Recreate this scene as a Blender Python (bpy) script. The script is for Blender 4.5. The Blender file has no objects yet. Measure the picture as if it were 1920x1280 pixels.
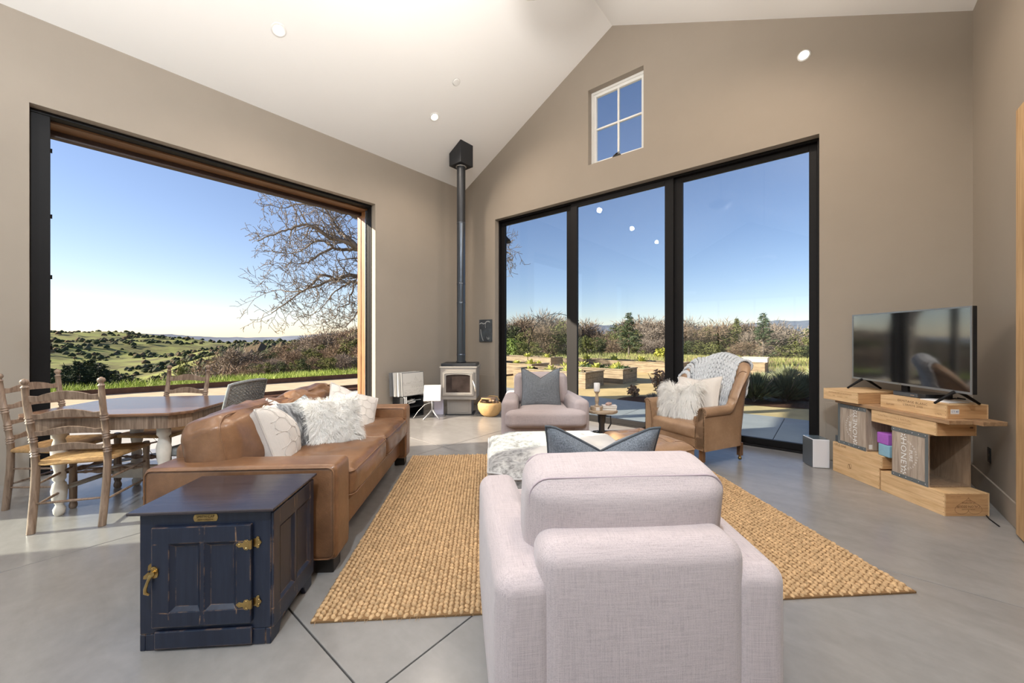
import bpy, math, random, bisect
from mathutils import Vector, Matrix, Euler, noise
R = math.radians
random.seed(7)
SC = bpy.context.scene
COL = SC.collection

# ------------------------------------------------------------------ camera
cam_d = bpy.data.cameras.new('camera'); cam = bpy.data.objects.new('camera', cam_d); COL.objects.link(cam)
cam.location = (0, 0, 1.3); cam.rotation_euler = (R(90), 0, 0)
cam_d.sensor_width = 36; cam_d.lens = 36 * 718.04 / 1920; cam_d.shift_y = -7.16 / 1920
cam_d.clip_start = .05; cam_d.clip_end = 40000
SC.camera = cam

# ------------------------------------------------------------------ sky, sun, exposure
SC.view_settings.view_transform = 'Standard'; SC.view_settings.look = 'None'
SC.view_settings.gamma = 1; SC.view_settings.use_curve_mapping = False
SC.view_settings.exposure = 0.36
SUN_EL = R(21); SUN_DIR = Vector((.979, .203, 0))       # the way the light travels, in plan
wd = bpy.data.worlds.new('sky'); SC.world = wd; wd.use_nodes = True
nt = wd.node_tree; nt.nodes.clear()
wo = nt.nodes.new('ShaderNodeOutputWorld'); bg = nt.nodes.new('ShaderNodeBackground')
sk = nt.nodes.new('ShaderNodeTexSky'); sk.sky_type = 'NISHITA'; sk.sun_disc = False
sk.sun_elevation = R(34); sk.sun_rotation = math.atan2(-SUN_DIR.x, -SUN_DIR.y)
sk.altitude = 200; sk.air_density = 1.0; sk.dust_density = .12; sk.ozone_density = 2.5
SKY = .135
bg.inputs['Strength'].default_value = SKY
tn = nt.nodes.new('ShaderNodeMix'); tn.data_type = 'RGBA'; tn.blend_type = 'MULTIPLY'; tn.inputs[0].default_value = 1; tn.inputs[7].default_value = (1.10, .97, .98, 1)
nt.links.new(sk.outputs[0], tn.inputs[6]); nt.links.new(tn.outputs[2], bg.inputs['Color']); nt.links.new(bg.outputs[0], wo.inputs['Surface'])
sl = bpy.data.lights.new('sun', 'SUN'); sun = bpy.data.objects.new('sun', sl); COL.objects.link(sun)
sl.energy = 12.0; sl.angle = R(.6); sl.color = (1, .87, .70)
dv = Vector((SUN_DIR.x * math.cos(SUN_EL), SUN_DIR.y * math.cos(SUN_EL), -math.sin(SUN_EL)))
sun.rotation_euler = dv.to_track_quat('-Z', 'Y').to_euler(); sun.location = (-20, -10, 30)
LAMP_W = 80.0; REAR_W = 100.0; FILL_W = 265.0

# ------------------------------------------------------------------ room frame: u along the gable wall, s back along the side walls
YAW = .6924; RX, RY = -.9354, 7.6239
UX = Vector((math.cos(YAW), -math.sin(YAW), 0)); VX = Vector((math.sin(YAW), math.cos(YAW), 0)); CO = Vector((RX, RY, 0))
def W(u, s, z=0): return CO + UX * u - VX * s + Vector((0, 0, z))
ROOM_W = 6.5739; EAVE = 4.225; RIDGE = 5.8812; U_R = 3.1302; BACK = 12.0

# ------------------------------------------------------------------ mesh helpers
class MB:
    def __init__(s): s.v = []; s.f = []; s.m = []
    def add(s, vs, fs, M=None, mi=0):
        b = len(s.v)
        if M is not None: vs = [M @ Vector(v) for v in vs]
        s.v.extend([tuple(v) for v in vs]); s.f.extend([tuple(b + i for i in f) for f in fs]); s.m.extend([mi] * len(fs)); return s
    def box(s, x0, x1, y0, y1, z0, z1, M=None, mi=0):
        vs = [(x, y, z) for z in (z0, z1) for y in (y0, y1) for x in (x0, x1)]
        return s.add(vs, [(0, 2, 3, 1), (4, 5, 7, 6), (0, 1, 5, 4), (2, 6, 7, 3), (0, 4, 6, 2), (1, 3, 7, 5)], M, mi)
    def prism(s, poly, z0, z1, M=None, mi=0):
        n = len(poly)
        vs = [(x, y, z0) for x, y in poly] + [(x, y, z1) for x, y in poly]
        return s.add(vs, [tuple(range(n))[::-1], tuple(range(n, 2 * n))] + [(i, (i + 1) % n, n + (i + 1) % n, n + i) for i in range(n)], M, mi)
    def lathe(s, prof, n=16, M=None, mi=0, cap=True):
        vs = []; fs = []
        for r, z in prof:
            for i in range(n): a = 2 * math.pi * i / n; vs.append((r * math.cos(a), r * math.sin(a), z))
        for k in range(len(prof) - 1):
            for i in range(n): j = (i + 1) % n; fs.append((k * n + i, k * n + j, (k + 1) * n + j, (k + 1) * n + i))
        if cap: fs.append(tuple(range(n))[::-1]); fs.append(tuple(range((len(prof) - 1) * n, len(prof) * n)))
        return s.add(vs, fs, M, mi)
    def cyl(s, p0, p1, r0, r1=None, n=12, mi=0): return s.tube([p0, p1], [r0, r0 if r1 is None else r1], n, mi)
    def tube(s, pts, rad, n=8, mi=0, cap=True, closed=False):
        pts = [Vector(p) for p in pts]; k = len(pts)
        if not hasattr(rad, '__len__'): rad = [rad] * k
        vs = []; fs = []; pt = None; up = None
        for i, p in enumerate(pts):
            if closed: t = pts[(i + 1) % k] - pts[i - 1]
            else: t = pts[min(i + 1, k - 1)] - pts[max(i - 1, 0)]
            t = t.normalized() if t.length > 1e-9 else Vector((0, 0, 1))
            if up is None:
                up = Vector((0, 0, 1)) if abs(t.z) < .9 else Vector((1, 0, 0))
            a = (up - t * up.dot(t)); a = a.normalized() if a.length > 1e-6 else t.orthogonal().normalized()
            up = a; b = t.cross(a)
            for j in range(n):
                q = 2 * math.pi * j / n; vs.append(p + (a * math.cos(q) + b * math.sin(q)) * rad[i])
        for i in range(k if closed else k - 1):
            i2 = (i + 1) % k
            for j in range(n): l = (j + 1) % n; fs.append((i * n + j, i * n + l, i2 * n + l, i2 * n + j))
        if cap and not closed: fs.append(tuple(range(n))[::-1]); fs.append(tuple(range((k - 1) * n, k * n)))
        return s.add(vs, fs, None, mi)
    def rbox(s, hx, hy, hz, r, c=(0, 0, 0), bulge=(0, 0, 0), seg=3, inner=5, M=None, fn=None, mi=0):
        # rounded box with half sizes, optional bulged faces and a point function for wrinkles
        def axis(h):
            rr = min(r, h * .98)
            o = [-h + rr * (1 - math.tan(math.pi / 4 * (1 - q / seg))) for q in range(seg)]
            i = [-(h - rr) + 2 * (h - rr) * q / inner for q in range(inner + 1)]
            return o + i + [-a for a in reversed(o)]
        ax = [axis(hx), axis(hy), axis(hz)]; H = (hx, hy, hz)
        idx = {}; vs = []; fs = []
        def vert(i, j, k):
            key = (i, j, k)
            if key in idx: return idx[key]
            p = [ax[0][i], ax[1][j], ax[2][k]]
            cc = [max(-(H[a] - min(r, H[a] * .98)), min(H[a] - min(r, H[a] * .98), p[a])) for a in range(3)]
            d = Vector([p[a] - cc[a] for a in range(3)])
            if d.length > 1e-9: d = d.normalized() * r
            q = [cc[a] + d[a] * (min(r, H[a] * .98) / r) for a in range(3)]
            t = [p[a] / H[a] for a in range(3)]
            for a in range(3):
                b, e = (a + 1) % 3, (a + 2) % 3
                q[a] += bulge[a] * t[a] * (1 - t[b] ** 2) * (1 - t[e] ** 2)
            v = Vector(q)
            if fn: v = fn(v)
            idx[key] = len(vs); vs.append((v.x + c[0], v.y + c[1], v.z + c[2])); return idx[key]
        n = [len(a) - 1 for a in ax]
        for a in range(3):
            b, e = (a + 1) % 3, (a + 2) % 3
            for side in (0, n[a]):
                for p in range(n[b]):
                    for q in range(n[e]):
                        def g(x, y):
                            o = [0, 0, 0]; o[a] = side; o[b] = x; o[e] = y; return vert(*o)
                        f = (g(p, q), g(p + 1, q), g(p + 1, q + 1), g(p, q + 1))
                        fs.append(f if side else f[::-1])
        return s.add(vs, fs, M, mi)
    def grid(s, fn, nu, nv, mi=0, flip=False):
        vs = [fn(i / nu, j / nv) for j in range(nv + 1) for i in range(nu + 1)]
        fs = []
        for j in range(nv):
            for i in range(nu):
                a = j * (nu + 1) + i; f = (a, a + 1, a + nu + 2, a + nu + 1); fs.append(f[::-1] if flip else f)
        return s.add(vs, fs, None, mi)
    def mesh(s, name, mats, smooth=False):
        me = bpy.data.meshes.new(name); me.from_pydata(s.v, [], s.f)
        for m in (mats if isinstance(mats, (list, tuple)) else [mats]): me.materials.append(m)
        if any(s.m): me.polygons.foreach_set('material_index', s.m)
        if smooth: me.polygons.foreach_set('use_smooth', [True] * len(s.f))
        me.update(); return me
    def build(s, name, mats, parent=None, smooth=False, bevel=0, loc=None, rot=None, seg=2, sub=0, angle=None):
        o = bpy.data.objects.new(name, s.mesh(name, mats, smooth)); COL.objects.link(o)
        if parent: o.parent = parent
        if loc is not None: o.location = loc
        if rot is not None: o.rotation_euler = rot
        if bevel:
            m = o.modifiers.new('bevel', 'BEVEL'); m.width = bevel; m.segments = seg; m.limit_method = 'ANGLE'; m.angle_limit = R(40)
        if sub:
            m = o.modifiers.new('subdivide', 'SUBSURF'); m.levels = sub; m.render_levels = sub
        if smooth and angle:
            try: o.data.set_sharp_from_angle(angle=R(angle))
            except Exception: pass
        return o
def tag(o, label=None, cat=None, group=None, kind=None):
    if label: o['label'] = label
    if cat: o['category'] = cat
    if group: o['group'] = group
    if kind: o['kind'] = kind
    return o
def thing(name, label, cat, loc=(0, 0, 0), rz=0, group=None):
    o = bpy.data.objects.new(name, None); COL.objects.link(o); o.empty_display_size = .1
    o.location = loc; o.rotation_euler = (0, 0, rz); return tag(o, label, cat, group)
def dup(o, parent=None, label=None, group=None, loc=None, rz=None):
    c = o.copy(); COL.objects.link(c)
    if parent is not None: c.parent = parent
    if label: c['label'] = label
    if group: c['group'] = group
    if loc is not None: c.location = loc
    if rz is not None: c.rotation_euler = (0, 0, rz)
    for ch in list(o.children): dup(ch, c)
    return c
def struct(o): o['kind'] = 'structure'; return o
def frame(origin, ex, ey, ez=None):
    ex = Vector(ex).normalized(); ey = Vector(ey); ey = (ey - ex * ex.dot(ey)).normalized(); ez = ex.cross(ey)
    M = Matrix((ex, ey, ez)).transposed().to_4x4(); M.translation = Vector(origin); return M
def text(s, size, mat, M, parent, name='lettering', sx=1.0, align='CENTER', lift=.0008, spacing=1.0):
    cu = bpy.data.curves.new(name, 'FONT'); cu.body = s; cu.size = size; cu.align_x = align; cu.align_y = 'CENTER'; cu.space_character = spacing
    cu.extrude = 0; cu.resolution_u = 2
    t = bpy.data.objects.new(name, cu); COL.objects.link(t)
    bpy.context.view_layer.update()
    me = bpy.data.meshes.new_from_object(t.evaluated_get(bpy.context.evaluated_depsgraph_get()))
    bpy.data.objects.remove(t); bpy.data.curves.remove(cu)
    me.materials.clear(); me.materials.append(mat)
    T = M @ Matrix.Translation((0, 0, lift)) @ Matrix.Diagonal((sx, 1, 1, 1))
    me.transform(T)
    o = bpy.data.objects.new(name, me); COL.objects.link(o); o.parent = parent; return o

# ------------------------------------------------------------------ materials
def nodes(name):
    m = bpy.data.materials.new(name); m.use_nodes = True; t = m.node_tree
    return m, t, t.nodes['Principled BSDF']
def N(t, kind, **kw):
    n = t.nodes.new(kind)
    for k, v in kw.items():
        if k in n.inputs: n.inputs[k].default_value = v
        else: setattr(n, k, v)
    return n
def rgb(c): return (c[0], c[1], c[2], 1)
def ramp(t, fac, stops):
    r = t.nodes.new('ShaderNodeValToRGB'); e = r.color_ramp.elements
    while len(e) < len(stops): e.new(.5)
    for x, (p, c) in zip(e, stops): x.position = p; x.color = rgb(c)
    t.links.new(fac, r.inputs[0]); return r.outputs[0]
def coords(t, scale=(1, 1, 1), rot=(0, 0, 0), kind='Object'):
    c = t.nodes.new('ShaderNodeTexCoord'); mp = t.nodes.new('ShaderNodeMapping')
    mp.inputs['Scale'].default_value = scale; mp.inputs['Rotation'].default_value = rot
    t.links.new(c.outputs[kind], mp.inputs[0]); return mp.outputs[0]
def tex(t, vec, scale, detail=4, rough=.55, dist=0, out='Fac'):
    n = N(t, 'ShaderNodeTexNoise', Scale=scale, Detail=detail, Roughness=rough, Distortion=dist); t.links.new(vec, n.inputs['Vector']); return n.outputs[out]
def mixc(t, fac, a, b, mode='MIX'):
    m = t.nodes.new('ShaderNodeMix'); m.data_type = 'RGBA'; m.blend_type = mode
    for s, v in ((m.inputs[0], fac), (m.inputs[6], a), (m.inputs[7], b)):
        if hasattr(v, 'links') or hasattr(v, 'is_linked'): t.links.new(v, s)
        elif isinstance(v, (int, float)): s.default_value = v
        else: s.default_value = rgb(v)
    return m.outputs[2]
def bump(t, p, height, strength=.3, dist=.01):
    b = N(t, 'ShaderNodeBump', Strength=strength, Distance=dist); t.links.new(height, b.inputs['Height']); t.links.new(b.outputs[0], p.inputs['Normal']); return b
def simple(name, c, rough=.5, metal=0, var=0, scale=6, bmp=0, bscale=40, stretch=(1, 1, 1), spec=None, detail=4):
    m, t, p = nodes(name)
    p.inputs['Roughness'].default_value = rough; p.inputs['Metallic'].default_value = metal
    if spec is not None: p.inputs['Specular IOR Level'].default_value = spec
    p.inputs['Base Color'].default_value = rgb(c)
    if var or bmp: v = coords(t, stretch)
    if var:
        f = tex(t, v, scale, detail)
        t.links.new(ramp(t, f, [(.25, [x * (1 - var) for x in c]), (.75, [min(1, x * (1 + var)) for x in c])]), p.inputs['Base Color'])
    if bmp: bump(t, p, tex(t, v, bscale, 3), bmp)
    return m
def wood(name, dark, light, scale=3, axis=0, rough=.45, bmp=.15, knots=False, grain=18):
    m, t, p = nodes(name); st = [grain, grain, grain]; st[axis] = 1.2
    v = coords(t, st); f = tex(t, v, scale, 6, .6, .6)
    v2 = coords(t); g = tex(t, v2, 2.5, 3)
    col = ramp(t, f, [(.3, dark), (.5, [(a + b) / 2 for a, b in zip(dark, light)]), (.72, light)])
    col = mixc(t, .5, col, ramp(t, g, [(.3, [.72] * 3), (.7, [1.0] * 3)]), 'MULTIPLY')
    t.links.new(col, p.inputs['Base Color']); p.inputs['Roughness'].default_value = rough
    bump(t, p, f, bmp, .004); return m
def leather(name, dark, light, rough=.38, scale=5):
    m, t, p = nodes(name); v = coords(t)
    f = tex(t, v, scale, 4, .5); g = tex(t, v, 1.7, 3)
    col = mixc(t, .55, ramp(t, f, [(.3, dark), (.68, light)]), ramp(t, g, [(.3, dark), (.7, light)]))
    w = tex(t, v, 40, 3); col = mixc(t, .10, col, ramp(t, w, [(.45, dark), (.7, light)]))
    t.links.new(col, p.inputs['Base Color']); p.inputs['Roughness'].default_value = rough + .03
    vo = N(t, 'ShaderNodeTexVoronoi', Scale=220.0); t.links.new(v, vo.inputs['Vector'])
    a = t.nodes.new('ShaderNodeMath'); a.operation = 'MULTIPLY_ADD'; a.inputs[1].default_value = .25
    t.links.new(vo.outputs['Distance'], a.inputs[0]); t.links.new(tex(t, v, 11, 4, .55, .3), a.inputs[2])
    bump(t, p, a.outputs[0], .16, .012); return m
def linen(name, c, lo=.82, hi=1.12, scale=1.0, rough=.9, slub=.6, sheen=.25):
    m, t, p = nodes(name); c = Vector(c)
    fs = []
    for st, sc in (((12, 400, 400), 1), ((400, 400, 14), 1), ((400, 14, 400), 1)):
        fs.append(tex(t, coords(t, [x * scale for x in st]), sc, 2, .5))
    s = None
    for f in fs:
        if s is None: s = f
        else:
            a = t.nodes.new('ShaderNodeMath'); a.operation = 'ADD'; t.links.new(s, a.inputs[0]); t.links.new(f, a.inputs[1]); s = a.outputs[0]
    d = t.nodes.new('ShaderNodeMath'); d.operation = 'MULTIPLY'; d.inputs[1].default_value = 1 / 3; t.links.new(s, d.inputs[0]); s = d.outputs[0]
    col = ramp(t, s, [(.38, c * lo), (.5, c), (.62, c * hi)])
    g = tex(t, coords(t), 2.2, 3)
    col = mixc(t, .35, col, ramp(t, g, [(.3, [.88] * 3), (.7, [1] * 3)]), 'MULTIPLY')
    t.links.new(col, p.inputs['Base Color']); p.inputs['Roughness'].default_value = rough
    p.inputs['Sheen Weight'].default_value = sheen; p.inputs['Specular IOR Level'].default_value = .2
    bump(t, p, s, .35, .004); return m
def emit(name, c, strength):
    m, t, p = nodes(name); p.inputs['Base Color'].default_value = rgb(c); p.inputs['Emission Color'].default_value = rgb(c); p.inputs['Emission Strength'].default_value = strength; return m
def glass(name, tint=(.86, .93, .95), refl=1.0):
    m = bpy.data.materials.new(name); m.use_nodes = True; t = m.node_tree; t.nodes.clear()
    o = t.nodes.new('ShaderNodeOutputMaterial'); mx = t.nodes.new('ShaderNodeMixShader'); tr = t.nodes.new('ShaderNodeBsdfTransparent'); gl = t.nodes.new('ShaderNodeBsdfGlossy')
    tr.inputs[0].default_value = rgb(tint); gl.inputs['Roughness'].default_value = 0.0
    fr = t.nodes.new('ShaderNodeFresnel'); ge = t.nodes.new('ShaderNodeNewGeometry')
    io = t.nodes.new('ShaderNodeMath'); io.operation = 'MULTIPLY_ADD'; io.inputs[1].default_value = 1 / 1.45 - 1.45; io.inputs[2].default_value = 1.45
    t.links.new(ge.outputs['Backfacing'], io.inputs[0]); t.links.new(io.outputs[0], fr.inputs['IOR'])
    mu = t.nodes.new('ShaderNodeMath'); mu.operation = 'MULTIPLY'; mu.inputs[1].default_value = refl; t.links.new(fr.outputs[0], mu.inputs[0])
    t.links.new(mu.outputs[0], mx.inputs[0]); t.links.new(tr.outputs[0], mx.inputs[1]); t.links.new(gl.outputs[0], mx.inputs[2]); t.links.new(mx.outputs[0], o.inputs[0]); return m

WALL = simple('wall paint taupe', (.315, .268, .218), .75, var=.02, scale=3, bmp=.03, bscale=160)
CEIL = simple('ceiling paint white', (.85, .835, .81), .85, bmp=.02, bscale=160)
REVEAL = simple('reveal paint pale', (.50, .45, .40), .7)
BLACK = simple('black aluminium', (.010, .009, .009), .5, spec=.15)
BLACKGLOSS = simple('black plastic', (.012, .013, .015), .25)
GLASS = glass('tinted window glass', (.86, .90, .925), .6); CLEAR = glass('clear glass')
def concrete(name, a, b, rough):
    m, t, p = nodes(name); v = coords(t)
    f = tex(t, v, .9, 7, .58, .4); g = tex(t, coords(t, (1, 2.6, 1), (0, 0, .5)), 2.0, 7, .6, .8); h = tex(t, v, 14, 4)
    col = mixc(t, .5, ramp(t, f, [(.25, a), (.75, b)]), ramp(t, g, [(.2, a), (.8, b)]))
    col = mixc(t, .15, col, ramp(t, h, [(.25, [x * .8 for x in a]), (.75, b)]))
    t.links.new(col, p.inputs['Base Color'])
    p.inputs['Roughness'].default_value = rough + .03; return m
CONC = concrete('polished concrete', (.175, .162, .148), (.325, .31, .295), .20)
CONCOUT = concrete('patio concrete', (.30, .30, .29), (.42, .41, .39), .7)
JOINT = simple('saw cut joint', (.05, .048, .045), .8)
BROWNLEATHER = leather('cognac leather', (.085, .038, .018), (.30, .15, .072), .27)
TANLEATHER = leather('tan leather', (.22, .12, .062), (.45, .29, .175), .28)
MAUVE = linen('mauve linen', (.48, .405, .40))
MAUVESEAM = simple('mauve seam', (.40, .32, .34), .9)
BLUEGREY = linen('blue grey chenille', (.165, .182, .205), .5, 1.6)
BLUEPIPE = simple('slate piping', (.07, .08, .09), .8)
CREAM = linen('cream cotton', (.66, .60, .54), .94, 1.05)
CREAMTHREAD = simple('cream embroidery', (.58, .53, .48), .8)
FURW = simple('white fleece', (.82, .79, .74), .8, var=.08, scale=9)
GREYLEG = simple('dark stained foot', (.02, .016, .013), .4)
CHROME = simple('brushed steel', (.55, .55, .56), .25, 1)
BRASS = simple('aged brass', (.45, .31, .12), .3, 1, var=.25, scale=30)

# ================================================================== ROOM SHELL
K1 = (RIDGE - EAVE) / U_R; K2 = (RIDGE - EAVE) / (ROOM_W - U_R)
def zroof(u): return EAVE + K1 * u if u <= U_R else RIDGE - K2 * (u - U_R)
def room(o): o.location = CO; o.rotation_euler = (0, 0, -YAW); return o
XZ = frame((0, 0, 0), (1, 0, 0), (0, 0, 1))              # (u, z) profiles; their third axis is s
def rprism(mb, poly, s0, s1): return mb.prism(poly, s0, s1, XZ)
O1 = (1.9555, 5.393, 3.434); O2 = (6.8, 8.3, 3.2); TH = .5
SL = (.8063, 5.5017, 3.4901); WN = (2.7348, 3.5931, 3.945, 5.0903)

# floor: a concrete slab cut into panels by saw joints
b = MB().box(-TH, ROOM_W + .3, -BACK - .3, .25, -.12, -.012)
floor = struct(room(b.build('floor', JOINT)))
us = [-TH, 2.05, 4.30, ROOM_W + .02]; ss = [-.25, 2.28, 4.54, 6.80, 9.06, BACK]
for i in range(3):
    for j in range(5):
        g = .0035
        q = MB().box(us[i] + g, us[i + 1] - g, -ss[j + 1] + g, -ss[j] - g, -.012, 0)
        q.build('slab', CONC, floor, bevel=.0015, seg=1)

# walls
b = MB()
def wl(s0, s1, z0, z1): b.box(-TH, 0, -s1, -s0, z0, z1)
lo = zroof(-TH)
wl(-.25, O1[0], 0, lo); wl(O1[1], O2[0], 0, lo); wl(O2[1], BACK, 0, lo)
wl(O1[0], O1[1], O1[2], lo); wl(O2[0], O2[1], O2[2], lo)
rprism(b, [(-TH, lo), (0, lo), (0, EAVE)], 0, BACK)
struct(room(b.build('wall_left', WALL)))
b = MB(); D = .25
def gp(*poly): b.prism(list(poly), -D, 0, XZ)
gp((-TH, 0), (SL[0], 0), (SL[0], zroof(SL[0])), (-TH, lo))
gp((SL[0], SL[2]), (WN[0], SL[2]), (WN[0], zroof(WN[0])), (SL[0], zroof(SL[0])))
gp((WN[0], SL[2]), (WN[1], SL[2]), (WN[1], WN[2]), (WN[0], WN[2]))
gp((WN[0], WN[3]), (WN[1], WN[3]), (WN[1], zroof(WN[1])), (U_R, RIDGE), (WN[0], zroof(WN[0])))
gp((WN[1], SL[2]), (SL[1], SL[2]), (SL[1], zroof(SL[1])), (WN[1], zroof(WN[1])))
gp((SL[1], 0), (ROOM_W + .3, 0), (ROOM_W + .3, zroof(ROOM_W + .3)), (SL[1], zroof(SL[1])))
struct(room(b.build('wall_far', WALL)))
b = MB(); lr = zroof(ROOM_W + .3)
for s0, s1, z0, z1 in ((0, 6.3, 0, lr), (6.3, 11.5, 3.2, lr), (11.5, BACK, 0, lr)): b.box(ROOM_W, ROOM_W + .3, -s1, -s0, z0, z1)
rprism(b, [(ROOM_W, lr), (ROOM_W + .3, lr), (ROOM_W, EAVE)], 0, BACK)
struct(room(b.build('wall_right', WALL)))
b = MB(); b.prism([(-TH, 0), (.7, 0), (.7, 2.9), (-TH, 2.9)], BACK, BACK + .3, XZ).prism([(5.9, 0), (ROOM_W + .3, 0), (ROOM_W + .3, 2.9), (5.9, 2.9)], BACK, BACK + .3, XZ)
b.prism([(-TH, 2.9), (ROOM_W + .3, 2.9), (ROOM_W + .3, lr), (U_R, RIDGE), (-TH, lo)], BACK, BACK + .3, XZ)
struct(room(b.build('wall_back', WALL)))
b = MB(); ro = .3
b.prism([(-.9, zroof(-.9)), (U_R, RIDGE), (U_R, RIDGE + ro), (-.9, zroof(-.9) + ro)], -.6, BACK + .5, XZ)
b.prism([(U_R, RIDGE), (ROOM_W + .8, zroof(ROOM_W + .8)), (ROOM_W + .8, zroof(ROOM_W + .8) + ro), (U_R, RIDGE + ro)], -.6, BACK + .5, XZ)
struct(room(b.build('ceiling', CEIL)))

# low access panels on the gable wall, baseboard on the right wall
for nm, u0, u1, z1 in (('trim_1', .03, .77, .593), ('trim_2', 5.555, 6.54, .617)):
    b = MB().box(u0, u1, -.014, 0, .012, z1); struct(room(b.build(nm, WALL, bevel=.003)))
b = MB().box(ROOM_W - .014, ROOM_W, -1.1, -.02, 0, .17); struct(room(b.build('baseboard_right', WALL, bevel=.003)))

# door_1: the open pocket-slider bay in the left wall
JAMBWOOD = wood('door frame cedar', (.17, .065, .022), (.42, .20, .08), 2.2, 2, .4)
SOFFITWOOD = wood('soffit cedar', (.10, .045, .018), (.24, .115, .045), 2.2, 1, .45)
d1 = room(struct(thing('door_1', None, None)))
s0, s1, zt = O1
MB().box(-.22, -.105, -s1, -s0, zt - .035, zt).build('head_track', BLACK, d1, bevel=.003)
MB().box(-.42, -.22, -s1, -s0, zt - .055, zt).build('soffit_board', SOFFITWOOD, d1, bevel=.003)
MB().box(-.5, -.42, -s1, -s0, zt - .12, zt).build('outer_header', simple('dark header wood', (.045, .022, .016), .5, bmp=.1, bscale=60), d1, bevel=.004)
b = MB()
for k in range(3): b.box(-.23 + k * .045 - .02, -.215 + k * .045, -s1, -s0, 0, .006)
b.build('floor_track', BLACK, d1)
for k in range(3): MB().box(-.49 + .13 * k, -.375 + .13 * k, -s1, -s1 + .123, .006, zt - .03).build('door_stack_stile', BLACK, d1, bevel=.004)
b = MB()
for k in range(3): b.box(-.245 + k * .05, -.21 + k * .05, -s0 - .012, -s0, .006, zt - .035)
b.build('jamb_track', BLACK, d1, bevel=.002)
MB().box(-.26, -.25, -s0 - .03, -s0, .006, zt - .05).build('jamb_strip', CHROME, d1)
MB().box(-.385, -.27, -s0 - .024, -s0, 0, zt - .055).build('jamb_board', JAMBWOOD, d1, bevel=.003)
MB().box(-.5, -.395, -s0 - .03, -s0, 0, zt - .12).build('jamb_board', JAMBWOOD, d1, bevel=.003)
b = MB()
for z in (3.15, 2.5, 1.9, 1.2, .5): b.box(-.36, -.345, -s1 + .123, -s1 + .135, z - .02, z + .02)
b.build('latch_keep', BLACK, d1)

# door_2: the three-panel slider in the gable wall
d2 = room(struct(thing('door_2', None, None)))
u0, u1, zt = SL
b = MB().box(u0, u1, .10, .22, zt - .03, zt).box(u0, u0 + .02, .10, .22, 0, zt - .03).box(u1 - .02, u1, .10, .22, 0, zt - .03).box(u0 + .02, u1 - .02, .10, .22, 0, .02)
b.build('frame', BLACK, d2, bevel=.003)
for a, e, y in ((.826, 2.37, .155), (2.36, 3.96, .110), (3.95, 5.482, .155)):
    lw = .087 if a < 1 else .115; rw = .073 if e > 5 else .115
    b = MB().box(a, a + lw, y, y + .05, .021, zt - .031).box(e - rw, e, y, y + .05, .021, zt - .031)
    b.box(a + lw, e - rw, y, y + .05, .021, .094).box(a + lw, e - rw, y, y + .05, zt - .095, zt - .031)
    sa = b.build('sash', BLACK, d2, bevel=.003)
    MB().box(a + lw - .01, e - rw + .01, y + .021, y + .029, .084, zt - .085).build('pane', GLASS, sa)

# window_1: small white casement high in the gable
WHITE = simple('white vinyl', (.80, .79, .76), .4)
w1 = room(struct(thing('window_1', None, None)))
u0, u1, z0, z1 = WN
def rim(b, a, e, lo, hi, w, y0, y1):
    return b.box(a, e, y0, y1, hi - w, hi).box(a, e, y0, y1, lo, lo + w).box(a, a + w, y0, y1, lo + w, hi - w).box(e - w, e, y0, y1, lo + w, hi - w)
rim(MB(), u0, u1, z0, z1, .035, .10, .2).build('window_frame', WHITE, w1, bevel=.003)
sa = rim(MB(), u0 + .035, u1 - .035, z0 + .035, z1 - .035, .04, .12, .17).build('sash', WHITE, w1, bevel=.004)
MB().box(u0 + .07, u1 - .07, .143, .149, z0 + .07, z1 - .07).build('pane', GLASS, sa)
um = (u0 + u1) / 2; zm = (z0 + z1) / 2
MB().box(um - .013, um + .013, .128, .165, z0 + .075, z1 - .075).build('muntin', WHITE, sa, bevel=.002)
MB().box(u0 + .075, u1 - .075, .129, .164, zm - .013, zm + .013).build('muntin', WHITE, sa, bevel=.002)
b = MB().prism([(-.07, 0), (.07, 0), (.05, .03), (-.01, .045), (-.05, .03)], .0, .03, Matrix.Translation((um, .10, z0 + .036)) @ XZ)
b.tube([(um - .03, .07, z0 + .06), (um, .06, z0 + .075), (um + .05, .06, z0 + .08)], .007, 6)
b.build('crank_handle', simple('dark bronze', (.05, .045, .04), .4, .6), w1, bevel=.003)

# window_2: narrow glazed opening further back in the left wall; window_3: wide slider in the right wall behind the camera
for nm, wall_u, sg, a, e, zt, n in (('window_2', -.3, -1, O2[0], O2[1], O2[2], 1), ('window_3', ROOM_W + .1, 1, 6.3, 11.5, 3.2, 3)):
    w = room(struct(thing(nm, None, None)))
    b = MB(); f = .06
    b.box(wall_u, wall_u + .08, -e, -a, zt - f, zt).box(wall_u, wall_u + .08, -e, -a, 0, .05)
    for k in range(n + 1):
        s = a + (e - a - f) * k / n; b.box(wall_u, wall_u + .08, -s - f, -s, .05, zt - f)
    b.build('window_frame', BLACK, w)
    for k in range(n):
        s = a + (e - a - f) * k / n; MB().box(wall_u + .035, wall_u + .043, -(s + (e - a - f) / n), -s - f, .05, zt - f).build('pane', CLEAR, w)

# fill_window: unseen rear glazing added to light the room from behind
w = room(struct(thing('fill_window', None, None))); b = MB()
b.box(.7, 5.9, -BACK - .2, -BACK - .12, 2.83, 2.9).box(.7, 5.9, -BACK - .2, -BACK - .12, 0, .05)
for k in range(5): b.box(.7 + 1.285 * k, .76 + 1.285 * k, -BACK - .2, -BACK - .12, .05, 2.83)
b.build('window_frame', BLACK, w)
for k in range(4): MB().box(.76 + 1.285 * k, .7 + 1.285 * (k + 1), -BACK - .165, -BACK - .157, .05, 2.83).build('pane', CLEAR, w)

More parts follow.
